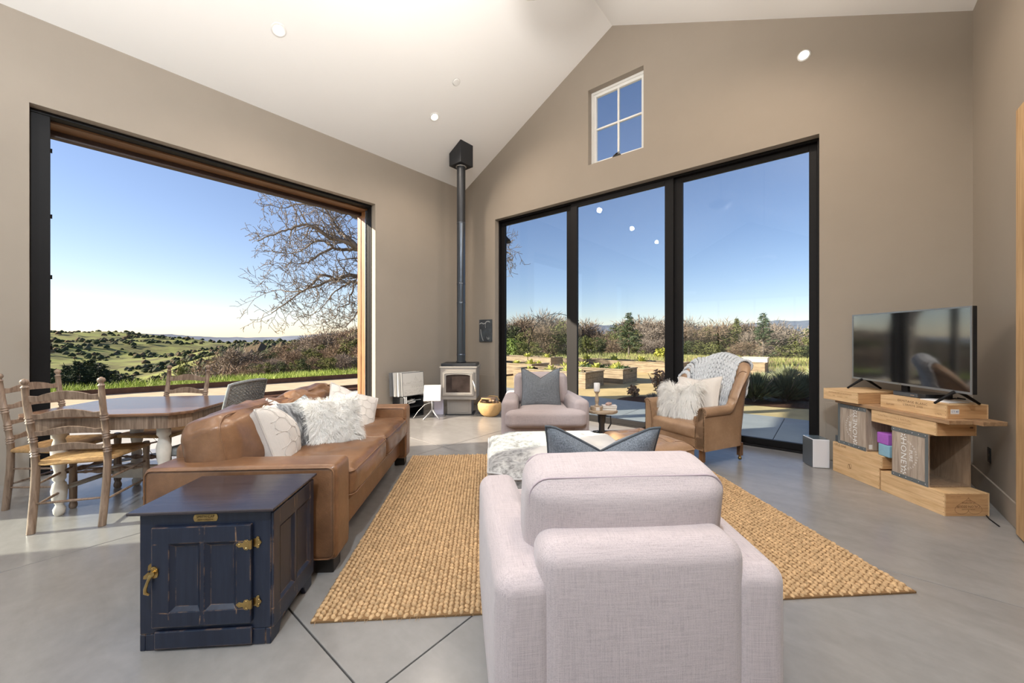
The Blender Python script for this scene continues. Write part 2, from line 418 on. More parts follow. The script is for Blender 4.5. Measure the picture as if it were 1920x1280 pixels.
# door_3: rough plank door on the right wall
DOORWOOD = wood('rough fir', (.42, .24, .10), (.72, .48, .25), 2.2, 2, .6, .3)
d3 = room(struct(thing('door_3', None, None)))
for k in range(7): MB().box(ROOM_W - .045, ROOM_W - .004, -1.22 - .18 * (k + 1) + .003, -1.22 - .18 * k, .012, 2.79).build('plank', DOORWOOD, d3, bevel=.004)

# ceiling fittings
LENS = emit('lamp lens', (1, .86, .68), 9.0)
def roof_frame(u, s):
    n = Vector((K1 if u < U_R else -K2, 0, -1)).normalized()     # points down into the room
    p = Vector((u, -s, zroof(u))); ez = -n
    M = frame(p, (0, 1, 0), ez.cross(Vector((0, 1, 0))))
    return Matrix.Translation(CO) @ Matrix.Rotation(-YAW, 4, 'Z') @ M
def downlight(u, s, label, lit=True):
    t = thing('recessed_light', label, 'ceiling light', group='recessed ceiling lights'); t.matrix_world = roof_frame(u, s)
    MB().lathe([(.075, 0), (.075, -.005), (.068, -.009), (.052, -.004), (.050, -.001)], 28, cap=False).build('trim_ring', WHITE, t, smooth=True)
    MB().lathe([(.049, -.002), (.040, -.006), (.020, -.009), (.0005, -.010)], 20, cap=False).build('lens', LENS, t, smooth=True)
    l = bpy.data.lights.new('lamp', 'SPOT'); l.energy = LAMP_W if s < 5 else REAR_W * (.35 if u < U_R else 4.2 if s < 6 else 1.5); l.color = (1, .86, .72) if s < 5 else (1, .95, .90) if u < U_R else (.78, .89, 1); l.spot_size = R(165); l.spot_blend = .6; l.shadow_soft_size = .06
    o = bpy.data.objects.new('lamp', l); COL.objects.link(o); o.parent = t; o.location = (0, 0, -.07)
for s in (1.49, 3.66, 5.83, 8.0, 10.17):
    downlight(.9, s, {1.49: 'lit recessed ceiling light nearest the stove flue', 3.66: 'lit recessed ceiling light above the open bay, larger and nearer the camera'}.get(s, 'lit recessed ceiling light in the rear rows, outside the picture'))
    downlight(ROOM_W - .9, s, 'lit recessed ceiling light in the rear rows, outside the picture')
t = thing('smoke_detector', 'unlit round white disc on the sloped ceiling above the stove flue', 'detector'); t.matrix_world = roof_frame(1.44, 1.53)
MB().lathe([(.052, 0), (.052, -.008), (.046, -.014), (.001, -.016)], 24).build('cover', WHITE, t, smooth=True, angle=40)
MB().lathe([(.058, .001), (.058, -.003)], 24).build('base_ring', simple('pale ring', (.6, .59, .56), .5), t)
t = room(thing('wall_light_patch', 'small glowing round disc for a patch of light high on the gable wall, right side', 'light patch'))
t.location = W(5.37, 0, 4.388)  # glowing disc and ring put in for light spilling on the wall
MB().lathe([(.06, 0), (.06, .006), (.045, .010)], 24, frame((0, 0, 0), (1, 0, 0), (0, 0, 1)), cap=False).build('trim_ring', WHITE, t, smooth=True)
MB().lathe([(.052, .004), (.03, .012), (.0005, .014)], 20, frame((0, 0, 0), (1, 0, 0), (0, 0, 1)), cap=False).build('lens', LENS, t, smooth=True)
# added fill: unseen upward facing bowl lamps that wash the vaulted ceiling
for k, (u, s, z, pw) in enumerate(((4.5, 4.2, 3.0, 1.1), (3.9, 3.0, 4.0, .28), (2.4, 6.3, 2.6, .35), (3.3, 9.2, 3.2, .8))):
    t = room(thing('fill_bowl', 'added unseen metal bowl uplight for ceiling fill, above the frame', 'fill lamp', group='added bowl uplights above the frame')); t.location = W(u, s, z)
    MB().lathe([(.02, -.12), (.12, -.10), (.20, -.04), (.23, .03), (.215, .03), (.19, -.03), (.11, -.085), (.02, -.10)], 24, cap=False).lathe([(.0005, -.11), (.02, -.11)], 24, cap=False).build('bowl', WHITE, t, smooth=True)
    MB().cyl((0, 0, -.10), (0, 0, zroof(u) - z - .001), .006).build('stem', CHROME, t)
    l = bpy.data.lights.new('lamp', 'SPOT'); l.energy = FILL_W * pw; l.color = (1, .96, .92); l.spot_size = R(168); l.spot_blend = .35; l.shadow_soft_size = .12
    o = bpy.data.objects.new('lamp', l); COL.objects.link(o); o.parent = t; o.location = (0, 0, .0); o.rotation_euler = (R(180), 0, 0)
# outlets
def plate(name, label, u, s, z, onwall, mat, cat='outlet', w=.072, h=.118):
    t = thing(name, label, cat)
    if onwall == 'right': M = frame(W(ROOM_W, s, z), -VX, (0, 0, 1))
    else: M = frame(W(u, 0, z), UX, (0, 0, 1))
    t.matrix_world = M
    MB().rbox(w / 2, h / 2, .004, .003, (0, 0, .003), seg=2, inner=1).build('cover_plate', mat, t, smooth=True)
    for k in (-1, 1): MB().rbox(.016, .014, .003, .002, (0, k * .026, .0065), seg=2, inner=1).build('socket', BLACKGLOSS if mat is BLACKGLOSS else WALL, t)
plate('wall_outlet', 'black wall outlet low on the right wall behind the wooden crates', 0, .47, .36, 'right', BLACKGLOSS)
plate('wall_outlet', 'taupe wall outlet on the gable wall just above the wood stove', .40, 0, .75, 'far', simple('taupe plate', (.27, .24, .21), .5))

# ================================================================== OUTSIDE
F0 = 718.04
def at(px, py, Y): return Vector(((px - 960) / F0 * Y, Y, 1.3 - (py - 632.84) / F0 * Y))
def uvof(x, y): d = Vector((x - RX, y - RY, 0)); return d.dot(UX), d.dot(VX)
def sst(a, b, x):
    t = max(0, min(1, (x - a) / (b - a))); return t * t * (3 - 2 * t)
def lerp(a, b, t): return a + (b - a) * t
def ground(x, y):
    u, v = uvof(x, y); r = math.hypot(x, y); az = math.degrees(math.atan2(x, y))
    left = sst(-33, -47, az)
    t = max(0, math.hypot(max(0, -u - 9.2), max(0, v - 24)))
    drop = lerp(7, 82, left) * (1 - math.exp(-t / lerp(60, 135, left)))
    z = -.06 - drop
    h = sst(250, 2600, r)
    nz = noise.fractal(Vector((x / 420, y / 420, 3.1)), 1.0, 2.1, 5)
    z += sst(150, 700, r) * nz * lerp(12, 34, sst(300, 1500, r))
    z += h * lerp(-34, 92, left)
    far = sst(3800, 8500, r)
    ridge = noise.fractal(Vector((az / 9, 1.7, .3)), 1.0, 2.0, 6)
    z += far * (lerp(330, 70, sst(0, -40, az)) + ridge * lerp(90, 40, sst(0, -40, az))) - sst(2700, 3800, r) * 30
    return z
m, t_, p_ = nodes('hill meadow'); v_ = coords(t_)
f1 = tex(t_, v_, .012, 6, .6, .5); f2 = tex(t_, v_, .0045, 5); f3 = tex(t_, v_, .05, 4)
c1 = ramp(t_, f1, [(.40, (.075, .075, .035)), (.47, (.16, .15, .06)), (.53, (.24, .27, .075)), (.66, (.29, .33, .09))])
c2 = ramp(t_, f2, [(.4, (.17, .145, .09)), (.6, (.22, .24, .075))])
t_.links.new(mixc(t_, .22, mixc(t_, .35, c1, c2), ramp(t_, f3, [(.4, (.05, .055, .03)), (.6, (.25, .26, .10))])), p_.inputs['Base Color'])
p_.inputs['Roughness'].default_value = .95; p_.inputs['Specular IOR Level'].default_value = .1
MEADOW = m
RANGE = simple('haze blue range', (.20, .225, .27), .95, var=.25, scale=.0016, spec=0)  # distance haze painted into the blue-grey base colour
rs = [9.0]
while rs[-1] < 10500: rs.append(rs[-1] * 1.062 + .12)
NA = 250; b = MB()
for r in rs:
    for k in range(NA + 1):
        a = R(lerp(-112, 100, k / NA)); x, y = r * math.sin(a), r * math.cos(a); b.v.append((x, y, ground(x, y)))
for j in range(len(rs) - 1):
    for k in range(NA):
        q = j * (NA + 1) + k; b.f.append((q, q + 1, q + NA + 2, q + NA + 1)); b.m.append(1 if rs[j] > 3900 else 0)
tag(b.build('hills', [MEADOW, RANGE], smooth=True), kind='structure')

# flat ground around the house
DRYLAWN = simple('dry straw lawn', (.60, .44, .22), .95, var=.22, scale=1.3, bmp=.6, bscale=30, spec=.05, detail=8)
GRAVEL = simple('decomposed granite', (.52, .43, .30), .95, var=.15, scale=3, bmp=.5, bscale=60, spec=.05)
MULCH = simple('bark mulch', (.10, .052, .034), .95, var=.5, scale=22, bmp=1.0, bscale=35, spec=.05)
CORTEN = simple('rusted steel edging', (.085, .04, .025), .8, var=.35, scale=8)
def strip(name, pts, z, mat, label=None):
    b = MB(); n = len(pts)
    for p in pts: b.v.append((p.x, p.y, z))
    b.f.append(tuple(range(n))); b.m.append(0)
    return tag(b.build(name, mat), kind='structure')
strip('ground', [W(9, -.3), W(9, 13), W(-9.3, 13), W(-9.3, -9), W(-9.3, -26), W(30, -26), W(30, -.3)], -.055, simple('bare earth', (.30, .25, .15), .95, var=.2, scale=2))
strip('dry_lawn', [W(-7.2, -26), W(30, -26), W(30, -2.4), W(-3.2, -2.4), W(-3.9, -6)], -.045, DRYLAWN)
ED1 = [W(-7.95, 8), W(-7.5, 4.5), W(-7.0, 1.5), W(-6.55, -1.3), W(-6.0, -4.5), W(-5.2, -9), W(-4.4, -14)]
ED2 = [W(-4.95, 8), W(-4.6, 2.55), W(-4.28, 0), W(-3.95, -2.6), W(-3.5, -5.5)]
ED3 = [W(-4.35, 8), W(-3.92, 2.75), W(-3.6, 0), W(-3.35, -2.6), W(-3.1, -5.5)]
strip('gravel_path', ED1[:5] + [W(-3.5, -5.5)] + ED2[::-1][1:], -.04, GRAVEL)
strip('mulch_bed', ED2 + ED3[::-1], -.035, MULCH)
def edging(pts, h, label):
    b = MB(); n = len(pts)
    for i in range(n - 1):
        d = (pts[i + 1] - pts[i]).normalized(); nn = Vector((-d.y, d.x, 0)) * .008
        a, c = pts[i], pts[i + 1]
        vs = [a - nn, c - nn, c + nn, a + nn]
        b.add([(q.x, q.y, -.06) for q in vs] + [(q.x, q.y, h) for q in vs], [(4, 5, 6, 7), (0, 1, 5, 4), (1, 2, 6, 5), (2, 3, 7, 6), (3, 0, 4, 7)])
    tag(b.build('steel_edging', CORTEN), label, 'garden edging')
edging(ED1, .10, 'rusted steel edging standing tall between gravel path and green grass')
edging(ED2, .035, 'low rusted steel edging between gravel path and bark mulch')
edging(ED3, .01, 'low rusted steel edging between bark mulch and concrete patio')
pat = MB().box(-3.9, -TH, -13, -.25, -.14, -.05).box(-3.9, 10, .25, 2.5, -.14, -.05).box(-3.9, -TH, -.25, .25, -.14, -.05)
pat = struct(room(pat.build('patio', JOINT)))
gu = [-3.55, -1.5, .72, 2.87, 5.02, 7.2, 9.9]
for k in range(6):
    MB().box(gu[k] + .004, gu[k + 1] - .004, .26, 2.46, -.05, -.02).build('paving_slab', CONCOUT, pat, bevel=.003, seg=1)
for k in range(6):
    MB().box(-3.5, -TH - .005, -.0 - 2.2 * k - 2.196, -2.2 * k - .004 + (.255 if k == 0 else 0), -.05, -.02).build('paving_slab', CONCOUT, pat, bevel=.003, seg=1)
# raised beds
BEDWOOD = wood('weathered bed timber', (.20, .135, .08), (.46, .35, .22), 2, 0, .8, .4, grain=10)
SOIL = simple('dark soil', (.05, .035, .025), .95, var=.4, scale=20, bmp=.8, bscale=30)
LEAFY = simple('yellow green leaf', (.58, .56, .13), .6, var=.25, scale=6)
LEAFD = simple('deep green leaf', (.07, .11, .03), .6, var=.35, scale=4)
def raised_bed(u, v, L, label, wid=1.05, h=.385, plants=()):
    t = room(thing('raised_bed', label, 'planter', group='timber raised garden beds')); t.location = W(u, -v, -.045); H = h + .045
    bh = (H - .035) / 3
    for k in range(3):
        z0, z1 = k * bh, (k + 1) * bh - .004
        MB().box(-L, 0, 0, .045, z0, z1).build('plank', BEDWOOD, t, bevel=.004, seg=1)
        MB().box(-L, 0, wid - .045, wid, z0, z1).build('plank', BEDWOOD, t, bevel=.004, seg=1)
        MB().box(-.045, 0, .047, wid - .047, z0, z1).build('plank', BEDWOOD, t, bevel=.004, seg=1)
        MB().box(-L, -L + .045, .047, wid - .047, z0, z1).build('plank', BEDWOOD, t, bevel=.004, seg=1)
    z0 = H - .033
    for a in ((-L - .02, .02, -.02, .09), (-L - .02, .02, wid - .09, wid + .02), (-.09, .02, .092, wid - .092), (-L - .02, -L + .09, .092, wid - .092)):
        MB().box(*a, z0, H).build('cap_board', BEDWOOD, t, bevel=.005, seg=1)
    tag(MB().box(-L + .046, -.046, .046, wid - .046, H - .14, H - .08).build('soil', SOIL, t), kind='stuff')
    return t
raised_bed(.67, 3.67, 2.45, 'raised timber bed nearest the glass, behind the far armchair')
raised_bed(.98, 5.32, 2.6, 'raised timber bed second from the glass, planted with yellow green leaves')
raised_bed(-2.3, 5.3, 2.3, 'raised timber bed at the far left, seen beside the left glass frame')
raised_bed(1.5, 9.24, 5.0, 'long raised timber bed in the back row, left of the second mullion')
raised_bed(-4.2, 9.3, 3.4, 'raised timber bed in the back row beside the green field')
bd = raised_bed(3.78, 11.28, 2.4, 'raised timber bed behind the knit throw carrying pale bench boxes')
PALE = simple('pale sun bleached board', (.74, .62, .50), .8, var=.05)
for a, e, lab in ((-1.9, -1.0, 'pale box standing on the raised bed, left of a pair'), (-.75, .05, 'pale box standing on the raised bed, right of a pair')):
    t = room(thing('bench_box', lab, 'box')); t.location = W(3.78, -11.28, .385)
    MB().box(a, e, .25, .75, 0, .16).build('box_body', PALE, t, bevel=.008)
    MB().box(a - .02, e + .02, .22, .78, .161, .185).build('lid', PALE, t, bevel=.005)

# leaf and blade helpers
def leaf_cards(b, c, rad, n, size, flat=1.0, aspect=.5, rnd=random, shell=.55, up=0):
    for _ in range(n):
        while True:
            d = Vector((rnd.uniform(-1, 1), rnd.uniform(-1, 1), rnd.uniform(-1, 1)))
            if .05 < d.length < 1: break
        d = d.normalized() * lerp(shell, 1, rnd.random())
        p = Vector((c[0] + d.x * rad[0], c[1] + d.y * rad[1], c[2] + d.z * rad[2]))
        nrm = (d + Vector((rnd.uniform(-1, 1), rnd.uniform(-1, 1), rnd.uniform(-.3, 1.2) + up))).normalized()
        a = nrm.orthogonal().normalized(); a = (Matrix.Rotation(rnd.uniform(0, 6.28), 3, nrm) @ a); q = nrm.cross(a)
        s = size * rnd.uniform(.6, 1.3); k = len(b.v)
        b.v += [tuple(p - a * s), tuple(p + q * s * aspect), tuple(p + a * s), tuple(p - q * s * aspect)]
        b.f.append((k, k + 1, k + 2, k + 3)); b.m.append(0)
def branch(b, p, d, L, r, lev, rnd, curl=.35, up=.1, kids=(5, 5, 5, 4), minr=.004, sides=(7, 5, 4, 3), twig=None, seg=5):
    pts = [Vector(p)]; d = Vector(d).normalized(); rad = [r]
    for k in range(seg):
        d = (d + Vector((rnd.uniform(-1, 1), rnd.uniform(-1, 1), rnd.uniform(-1, 1))) * curl + Vector((0, 0, up))).normalized()
        pts.append(pts[-1] + d * L / seg); rad.append(max(minr, r * (1 - .75 * (k + 1) / seg)))
    b.tube(pts, rad, sides[min(lev, len(sides) - 1)], cap=False)
    spawn(b, pts, rad, L, lev, rnd, curl, up, kids, minr, sides, twig, seg)
def spawn(b, pts, rad, L, lev, rnd, curl, up, kids, minr, sides, twig, seg, start=.25):
    if lev >= len(kids):
        if twig: twig(b, pts)
        return
    n = len(pts) - 1
    for k in range(kids[lev]):
        f = lerp(start, 1, (k + rnd.random()) / kids[lev]) * n; i = min(int(f), n - 1); q = pts[i].lerp(pts[i + 1], f - i)
        dd = (pts[i + 1] - pts[i]).normalized(); o = dd.orthogonal().normalized(); o = Matrix.Rotation(rnd.uniform(0, 6.28), 3, dd) @ o
        nd = (dd * rnd.uniform(.35, .9) + o * rnd.uniform(.5, 1)).normalized()
        rr = lerp(rad[i], rad[i + 1], f - i)
        branch(b, q, nd, L * rnd.uniform(.32, .58), max(minr, rr * .6), lev + 1, rnd, curl, up, kids, minr, sides, twig, max(3, seg - 1))
def slivers(width, n, ln):
    def f(b, pts):
        for _ in range(n):
            i = random.randrange(len(pts) - 1); p = pts[i].lerp(pts[i + 1], random.random())
            d = Vector((random.uniform(-1, 1), random.uniform(-1, 1), random.uniform(-.6, 1))).normalized(); o = d.orthogonal().normalized() * width; o = Matrix.Rotation(random.uniform(0, 6.28), 3, d) @ o
            L = ln * random.uniform(.5, 1.2); k = len(b.v); b.v += [tuple(p - o), tuple(p + o), tuple(p + d * L)]; b.f.append((k, k + 1, k + 2)); b.m.append(0)
    return f
BARK = simple('grey lichen bark', (.17, .14, .115), .9, var=.4, scale=5)
TWIG = simple('brown winter twigs', (.21, .145, .095), .9, var=.3, scale=2)
TWIG2 = simple('grey brown winter twigs', (.24, .19, .15), .9, var=.3, scale=2)
OAKLEAF = simple('olive oak leaf', (.135, .14, .05), .8, var=.45, scale=1.2, spec=.1)
OAKLEAF2 = simple('dark evergreen leaf', (.075, .09, .04), .8, var=.5, scale=1.2, spec=.1)
FIRLEAF = simple('fir needles', (.075, .105, .055), .8, var=.4, scale=1.5, spec=.1)
FIRDRY = simple('dry fir branches', (.33, .25, .16), .9, var=.3, scale=3)

# the big leafless oak by the corner of the house
oak = thing('oak_tree', 'large leafless oak with twisting branches outside the open bay', 'tree', (-3.2, 14.6, -.3))
rnd = random.Random(11)
def zl(pts, y0, y1):
    return [at(460 + x * .2344, 340 + y * .2344, lerp(y0, y1, k / (len(pts) - 1))) - Vector((-3.2, 14.6, -.3)) for k, (x, y) in enumerate(pts)]
limbs = [
 ([(1300, 900), (1100, 680), (905, 540), (820, 490), (730, 462), (650, 440), (560, 370), (490, 345), (400, 360), (330, 380), (250, 430), (110, 480)], 14.5, 13.0, .13),
 ([(905, 540), (830, 460), (740, 390), (690, 300), (640, 220), (600, 130)], 14.2, 14.8, .10),
 ([(1100, 680), (905, 545), (800, 540), (720, 535), (640, 480), (560, 490), (480, 530), (360, 570), (240, 572)], 14.5, 14.4, .085),
 ([(700, 530), (600, 600), (520, 650), (430, 660), (280, 655)], 14.2, 13.4, .05),
 ([(1250, 930), (1080, 800), (905, 755), (800, 765), (720, 780), (620, 745), (540, 800), (440, 870), (300, 990), (190, 1050)], 14.6, 13.6, .10),
 ([(720, 780), (560, 840), (440, 880), (270, 870), (140, 890)], 14.0, 14.6, .055),
 ([(1080, 850), (905, 810), (870, 800), (780, 830), (720, 880), (640, 960), (600, 1040)], 14.2, 13.2, .06),
 ([(865, 810), (860, 880), (820, 920), (815, 980), (760, 1010), (740, 1080), (640, 1130)], 13.8, 13.2, .04),
 ([(1200, 900), (1000, 960), (905, 1030), (850, 1100), (790, 1160), (690, 1170)], 14.5, 14.0, .05),
 ([(1200, 500), (905, 290), (850, 270), (800, 220), (700, 200), (600, 190), (400, 170), (300, 200), (160, 190)], 14.6, 14.2, .08),
 ([(1330, 800), (1500, 560), (1700, 480), (1900, 520), (2080, 560), (2140, 600)], 14.6, 13.6, .10),
 ([(1400, 700), (1500, 300), (1420, 0), (1300, -300)], 14.6, 15.5, .14),
 ([(1400, 600), (1200, 250), (950, -50), (700, -200)], 14.8, 15.0, .12),
 ([(1450, 500), (1700, 200), (1900, 50)], 14.6, 16.0, .10),
]
b = MB(); base = Vector((0, 0, 0))
b.tube([Vector((0, 0, -.2)), Vector((.05, 0, 1.2)), Vector((-.1, 0, 2.2)), zl([(1330, 900), (0, 0)], 14.6, 14.6)[0]], [.42, .34, .31, .27], 10)
for pts, ya, yb, r in limbs:
    w = zl(pts, ya, yb); n = len(w)
    if pts[0][0] >= 1300 : w = [zl([(1330, 900), (0, 0)], 14.6, 14.6)[0]] + w; n += 1
    w = [q + Vector((0, rnd.uniform(-.18, .18), 0)) if 0 < i else q for i, q in enumerate(w)]
    # smooth the path
    sm = []
    for i in range(n - 1):
        p0, p1, p2, p3 = w[max(0, i - 1)], w[i], w[i + 1], w[min(n - 1, i + 2)]
        for q in range(4):
            t = q / 4; sm.append(.5 * ((2 * p1) + (p2 - p0) * t + (2 * p0 - 5 * p1 + 4 * p2 - p3) * t * t + (3 * p1 - p0 - 3 * p2 + p3) * t ** 3) + Vector((0, 0, 1)) * rnd.uniform(-.03, .03))
    sm.append(w[-1]); N_ = len(sm); rad = [max(.012, r * (1 - .86 * (i / (N_ - 1)) ** .8)) for i in range(N_)]
    b.tube(sm, rad, 6, cap=False)
    Ls = sum((sm[i + 1] - sm[i]).length for i in range(N_ - 1))
    # side shoots: many, short, crooked
    cnt = int(Ls * 6.5)
    for k in range(cnt):
        f = lerp(.15, 1, (k + rnd.random()) / cnt) * (N_ - 1); i = min(int(f), N_ - 2); q = sm[i].lerp(sm[i + 1], f - i)
        dd = (sm[i + 1] - sm[i]).normalized(); o = Matrix.Rotation(rnd.uniform(0, 6.28), 3, dd) @ dd.orthogonal().normalized()
        nd = (dd * rnd.uniform(.1, .9) + o).normalized()
        branch(b, q, nd, rnd.uniform(.45, 1.25) * (1.0 if Ls > 2 else .7), max(.011, rad[i] * .42), 1, rnd, .45, .02, (0, 4, 3), .0075, (5, 4, 3, 3), None, 5)
b.build('branches', BARK, oak, smooth=True)

# prototypes of the mid-distance trees; copies share their meshes
def bare_tree(seed, mat, lab, group):
    rnd = random.Random(seed); random.seed(seed)
    t = thing('bare_oak', lab, 'tree', (0, 0, 0), 0, group)
    b = MB(); branch(b, (0, 0, 0), (rnd.uniform(-.15, .15), rnd.uniform(-.15, .15), 1), 2.6, .15, 0, rnd, .28, .05, (7, 5, 4), .014, (6, 4, 3, 3), None, 6)
    b.build('trunk', BARK, t)
    b2 = MB()
    for _ in range(34):
        a = rnd.uniform(0, 6.28); rr = rnd.uniform(.2, 2.1); z = rnd.uniform(1.2, 4.6) - rr * .35
        c = Vector((rr * math.cos(a), rr * math.sin(a), z))
        for _ in range(150):
            d = Vector((rnd.gauss(0, .5), rnd.gauss(0, .5), rnd.gauss(0, .4))); p = c + d; dr = (d + Vector((0, 0, .25)) + Vector((rnd.uniform(-1, 1), rnd.uniform(-1, 1), rnd.uniform(-1, 1))) * .6).normalized()
            o = dr.orthogonal().normalized() * .032; o = Matrix.Rotation(rnd.uniform(0, 6.28), 3, dr) @ o; k = len(b2.v)
            b2.v += [tuple(p - o), tuple(p + o), tuple(p + dr * rnd.uniform(.3, .7))]; b2.f.append((k, k + 1, k + 2)); b2.m.append(0)
    tag(b2.build('twigs', mat, t), kind='stuff'); return t
def leafy_tree(seed, mat, lab, group, name='evergreen_oak'):
    rnd = random.Random(seed)
    t = thing(name, lab, 'tree', (0, 0, 0), 0, group)
    b = MB(); branch(b, (0, 0, 0), (0, 0, 1), 2.4, .16, 0, rnd, .3, .05, (5, 3), .03, (6, 4, 3), None, 5); b.build('trunk', BARK, t)
    b2 = MB()
    for _ in range(24):
        a = rnd.uniform(0, 6.28); rr = rnd.uniform(.1, 1.7); z = rnd.uniform(1.0, 4.3) - rr * .3; s = rnd.uniform(.5, .95)
        leaf_cards(b2, (rr * math.cos(a), rr * math.sin(a), z), (s, s, s * .75), 110, .11, rnd=rnd, shell=.4, aspect=.6)
    tag(b2.build('foliage', mat, t), kind='stuff'); return t
def fir_tree(seed, lab, H=4.0, lower=.12, dead=0.0, wide=.9, mat=None, group=None, dens=1.0):
    rnd = random.Random(seed); t = thing('fir_tree', lab, 'tree', (0, 0, 0), 0, group)
    b = MB(); b.tube([(0, 0, 0), (0, 0, H * .5), (0, 0, H)], [.09 * H / 4, .05 * H / 4, .008], 6)
    b2 = MB(); n = int(22 * H / 4 * 2)
    for k in range(n):
        f = lower + (1 - lower) * k / n; z = f * H; isdead = f < dead
        L = wide * (1 - f) ** .75 * rnd.uniform(.6, 1.2) + .06
        for q in range(4 if not isdead else 2):
            a = rnd.uniform(0, 6.28); d = Vector((math.cos(a), math.sin(a), rnd.uniform(-.25, .2) if not isdead else rnd.uniform(-.1, .45))); tip = Vector((0, 0, z)) + d * L * (1.2 if isdead else 1)
            b.tube([(0, 0, z), tuple(tip)], [.016, .006], 3, cap=False, mi=1)
            if isdead and rnd.random() < .8: continue
            m = int(26 * L * dens) + 4
            for _ in range(m):
                g = rnd.uniform(.15, 1); p = Vector((0, 0, z)).lerp(tip, g) + Vector((rnd.gauss(0, .04), rnd.gauss(0, .04), rnd.gauss(0, .03)))
                dr = (d + Vector((rnd.uniform(-1, 1), rnd.uniform(-1, 1), rnd.uniform(-.7, .5)))).normalized(); o = dr.orthogonal().normalized() * .022; o = Matrix.Rotation(rnd.uniform(0, 6.28), 3, dr) @ o
                e = p + dr * rnd.uniform(.08, .2); kk = len(b2.v); b2.v += [tuple(p - o), tuple(p + o), tuple(e + o * .4), tuple(e - o * .4)]; b2.f.append((kk, kk + 1, kk + 2, kk + 3)); b2.m.append(0)
    b.build('trunk', [BARK, FIRDRY if dead else BARK], t); tag(b2.build('foliage', mat or FIRLEAF, t), kind='stuff'); return t
def put(proto, first, p, h, rz, base_h, wide=1.0, label=None, group=None):
    o = proto if first else dup(proto)
    o.location = p; o.rotation_euler = (0, 0, rz); s = h / base_h; o.scale = (s * wide, s * wide, s)
    if label: o['label'] = label
    if group: o['group'] = group
    return o
GA = 'leafless oaks in the treeline beyond the raised beds'; GB = 'evergreen oaks in the treeline beyond the raised beds'
GC = 'leafless oaks on the slope beyond the open bay'; GD = 'evergreen oaks on the slope beyond the open bay'; GE = 'dark conifers on the slope below the green grass'
LA = 'brown leafless oak in the treeline beyond the raised beds'; LB = 'olive evergreen oak in the treeline beyond the raised beds'
LC = 'brown leafless oak on the slope beyond the open bay'; LD = 'olive evergreen oak on the slope beyond the open bay'; LE = 'dark conifer on the slope just below the green grass'
bp = [bare_tree(3, TWIG, LA, GA), bare_tree(4, TWIG2, LA, GA), bare_tree(5, TWIG, LA, GA)]
lp = [leafy_tree(6, OAKLEAF, LB, GB), leafy_tree(7, OAKLEAF2, LB, GB), leafy_tree(8, OAKLEAF, LB, GB)]
used = set(); rnd = random.Random(5)
def plant(kind, x, y, h, wide, group, label):
    pr = (bp if kind == 'b' else lp)[rnd.randrange(3)]; f = pr.name not in used; used.add(pr.name)
    return put(pr, f, (x, y, ground(x, y) - .1), h, rnd.uniform(0, 6.28), 4.6, wide, label, group)
# treeline beyond the beds: crowns from px 900 to 1560, three ranks
for rank, (Y0_, Y1_, top0, top1, n) in enumerate(((30, 36, 636, 652, 26), (38, 46, 610, 634, 30), (52, 66, 604, 626, 28))):
    for k in range(n):
        px = lerp(900, 1620, (k + rnd.uniform(.1, .9)) / n); Y = rnd.uniform(Y0_, Y1_); x = (px - 960) / F0 * Y
        top = rnd.uniform(top0, top1) + (-10 if px < 1060 else 0) * (rank > 0); zt_ = 1.3 - (top - 632.84) / F0 * Y
        kind = 'l' if rnd.random() < (.72, .62, .45)[rank] else 'b'
        if rank == 0 and px < 1075 and rnd.random() < .6: continue
        plant(kind, x, Y, max(1.6, zt_ - ground(x, Y)), rnd.uniform(.85, 1.3) * (1.35 if rank == 0 else 1), GA if kind == 'b' else GB, LA if kind == 'b' else LB)
# slope beyond the open bay: px 440 to 700, rising to the right
for rank, (Y0_, Y1_, off, n) in enumerate(((30, 40, 42, 20), (48, 62, 20, 26), (75, 100, 0, 26), (110, 150, 4, 20))):
    for k in range(n):
        px = lerp(430 - 60 * (rank == 0), 720, (k + rnd.uniform(.1, .9)) / n); Y = rnd.uniform(Y0_, Y1_); x = (px - 960) / F0 * Y
        top = lerp(664, 612, sst(430, 690, px)) + off + rnd.uniform(-4, 12); zt_ = 1.3 - (top - 632.84) / F0 * Y
        kind = 'l' if rnd.random() < .5 else 'b'
        plant(kind, x, Y, min(9.5, max(1.6, zt_ - ground(x, Y))), rnd.uniform(.9, 1.4), GC if kind == 'b' else GD, LC if kind == 'b' else LD)
# dark conifers low on the left
fp = fir_tree(21, LE, 9.0, .08, 0, 2.2, simple('dark fir needles', (.035, .05, .028), .8, var=.4, scale=1, spec=.1), GE, 2.2); ff = True
for px, Y, top in ((105, 34, 690), (130, 40, 684), (150, 36, 676), (168, 44, 672), (185, 38, 680), (205, 42, 692), (225, 36, 700), (250, 40, 706), (118, 30, 702), (270, 38, 712), (240, 30, 716), (290, 44, 704), (325, 40, 716)):
    x = (px - 960) / F0 * Y; zt_ = 1.3 - (top - 632.84) / F0 * Y; g = ground(x, Y)
    put(fp, ff, (x, Y, g), max(5, zt_ - g), rnd.uniform(0, 6), 9.0, 1.0, LE, GE); ff = False
o = fir_tree(31, 'young green fir standing alone behind the beds, in the middle pane', 3.5, .15, .22, .95, dens=1.3); o.location = (9.15, 30, ground(9.15, 30) - .15)
o = fir_tree(32, 'tall ragged fir with bare dead lower branches, behind the tan chair', 4.5, .12, .5, 1.25, dens=1.5); o.location = (21.0, 32, ground(21, 32) - .1)
o = fir_tree(33, 'small distant pine rising from the treeline left of the ragged fir', 5.5, .45, .5, 1.0, mat=OAKLEAF, dens=1.4); o.location = (26.4, 45, ground(26.4, 45) + .3)
o = leafy_tree(41, simple('fresh green leaf', (.16, .22, .035), .7, var=.3, scale=2), 'bright green bushy tree at the field edge in the left pane', None); o.location = (.1, 34, ground(.1, 34) - .3); o.scale = (.75, .75, .62)
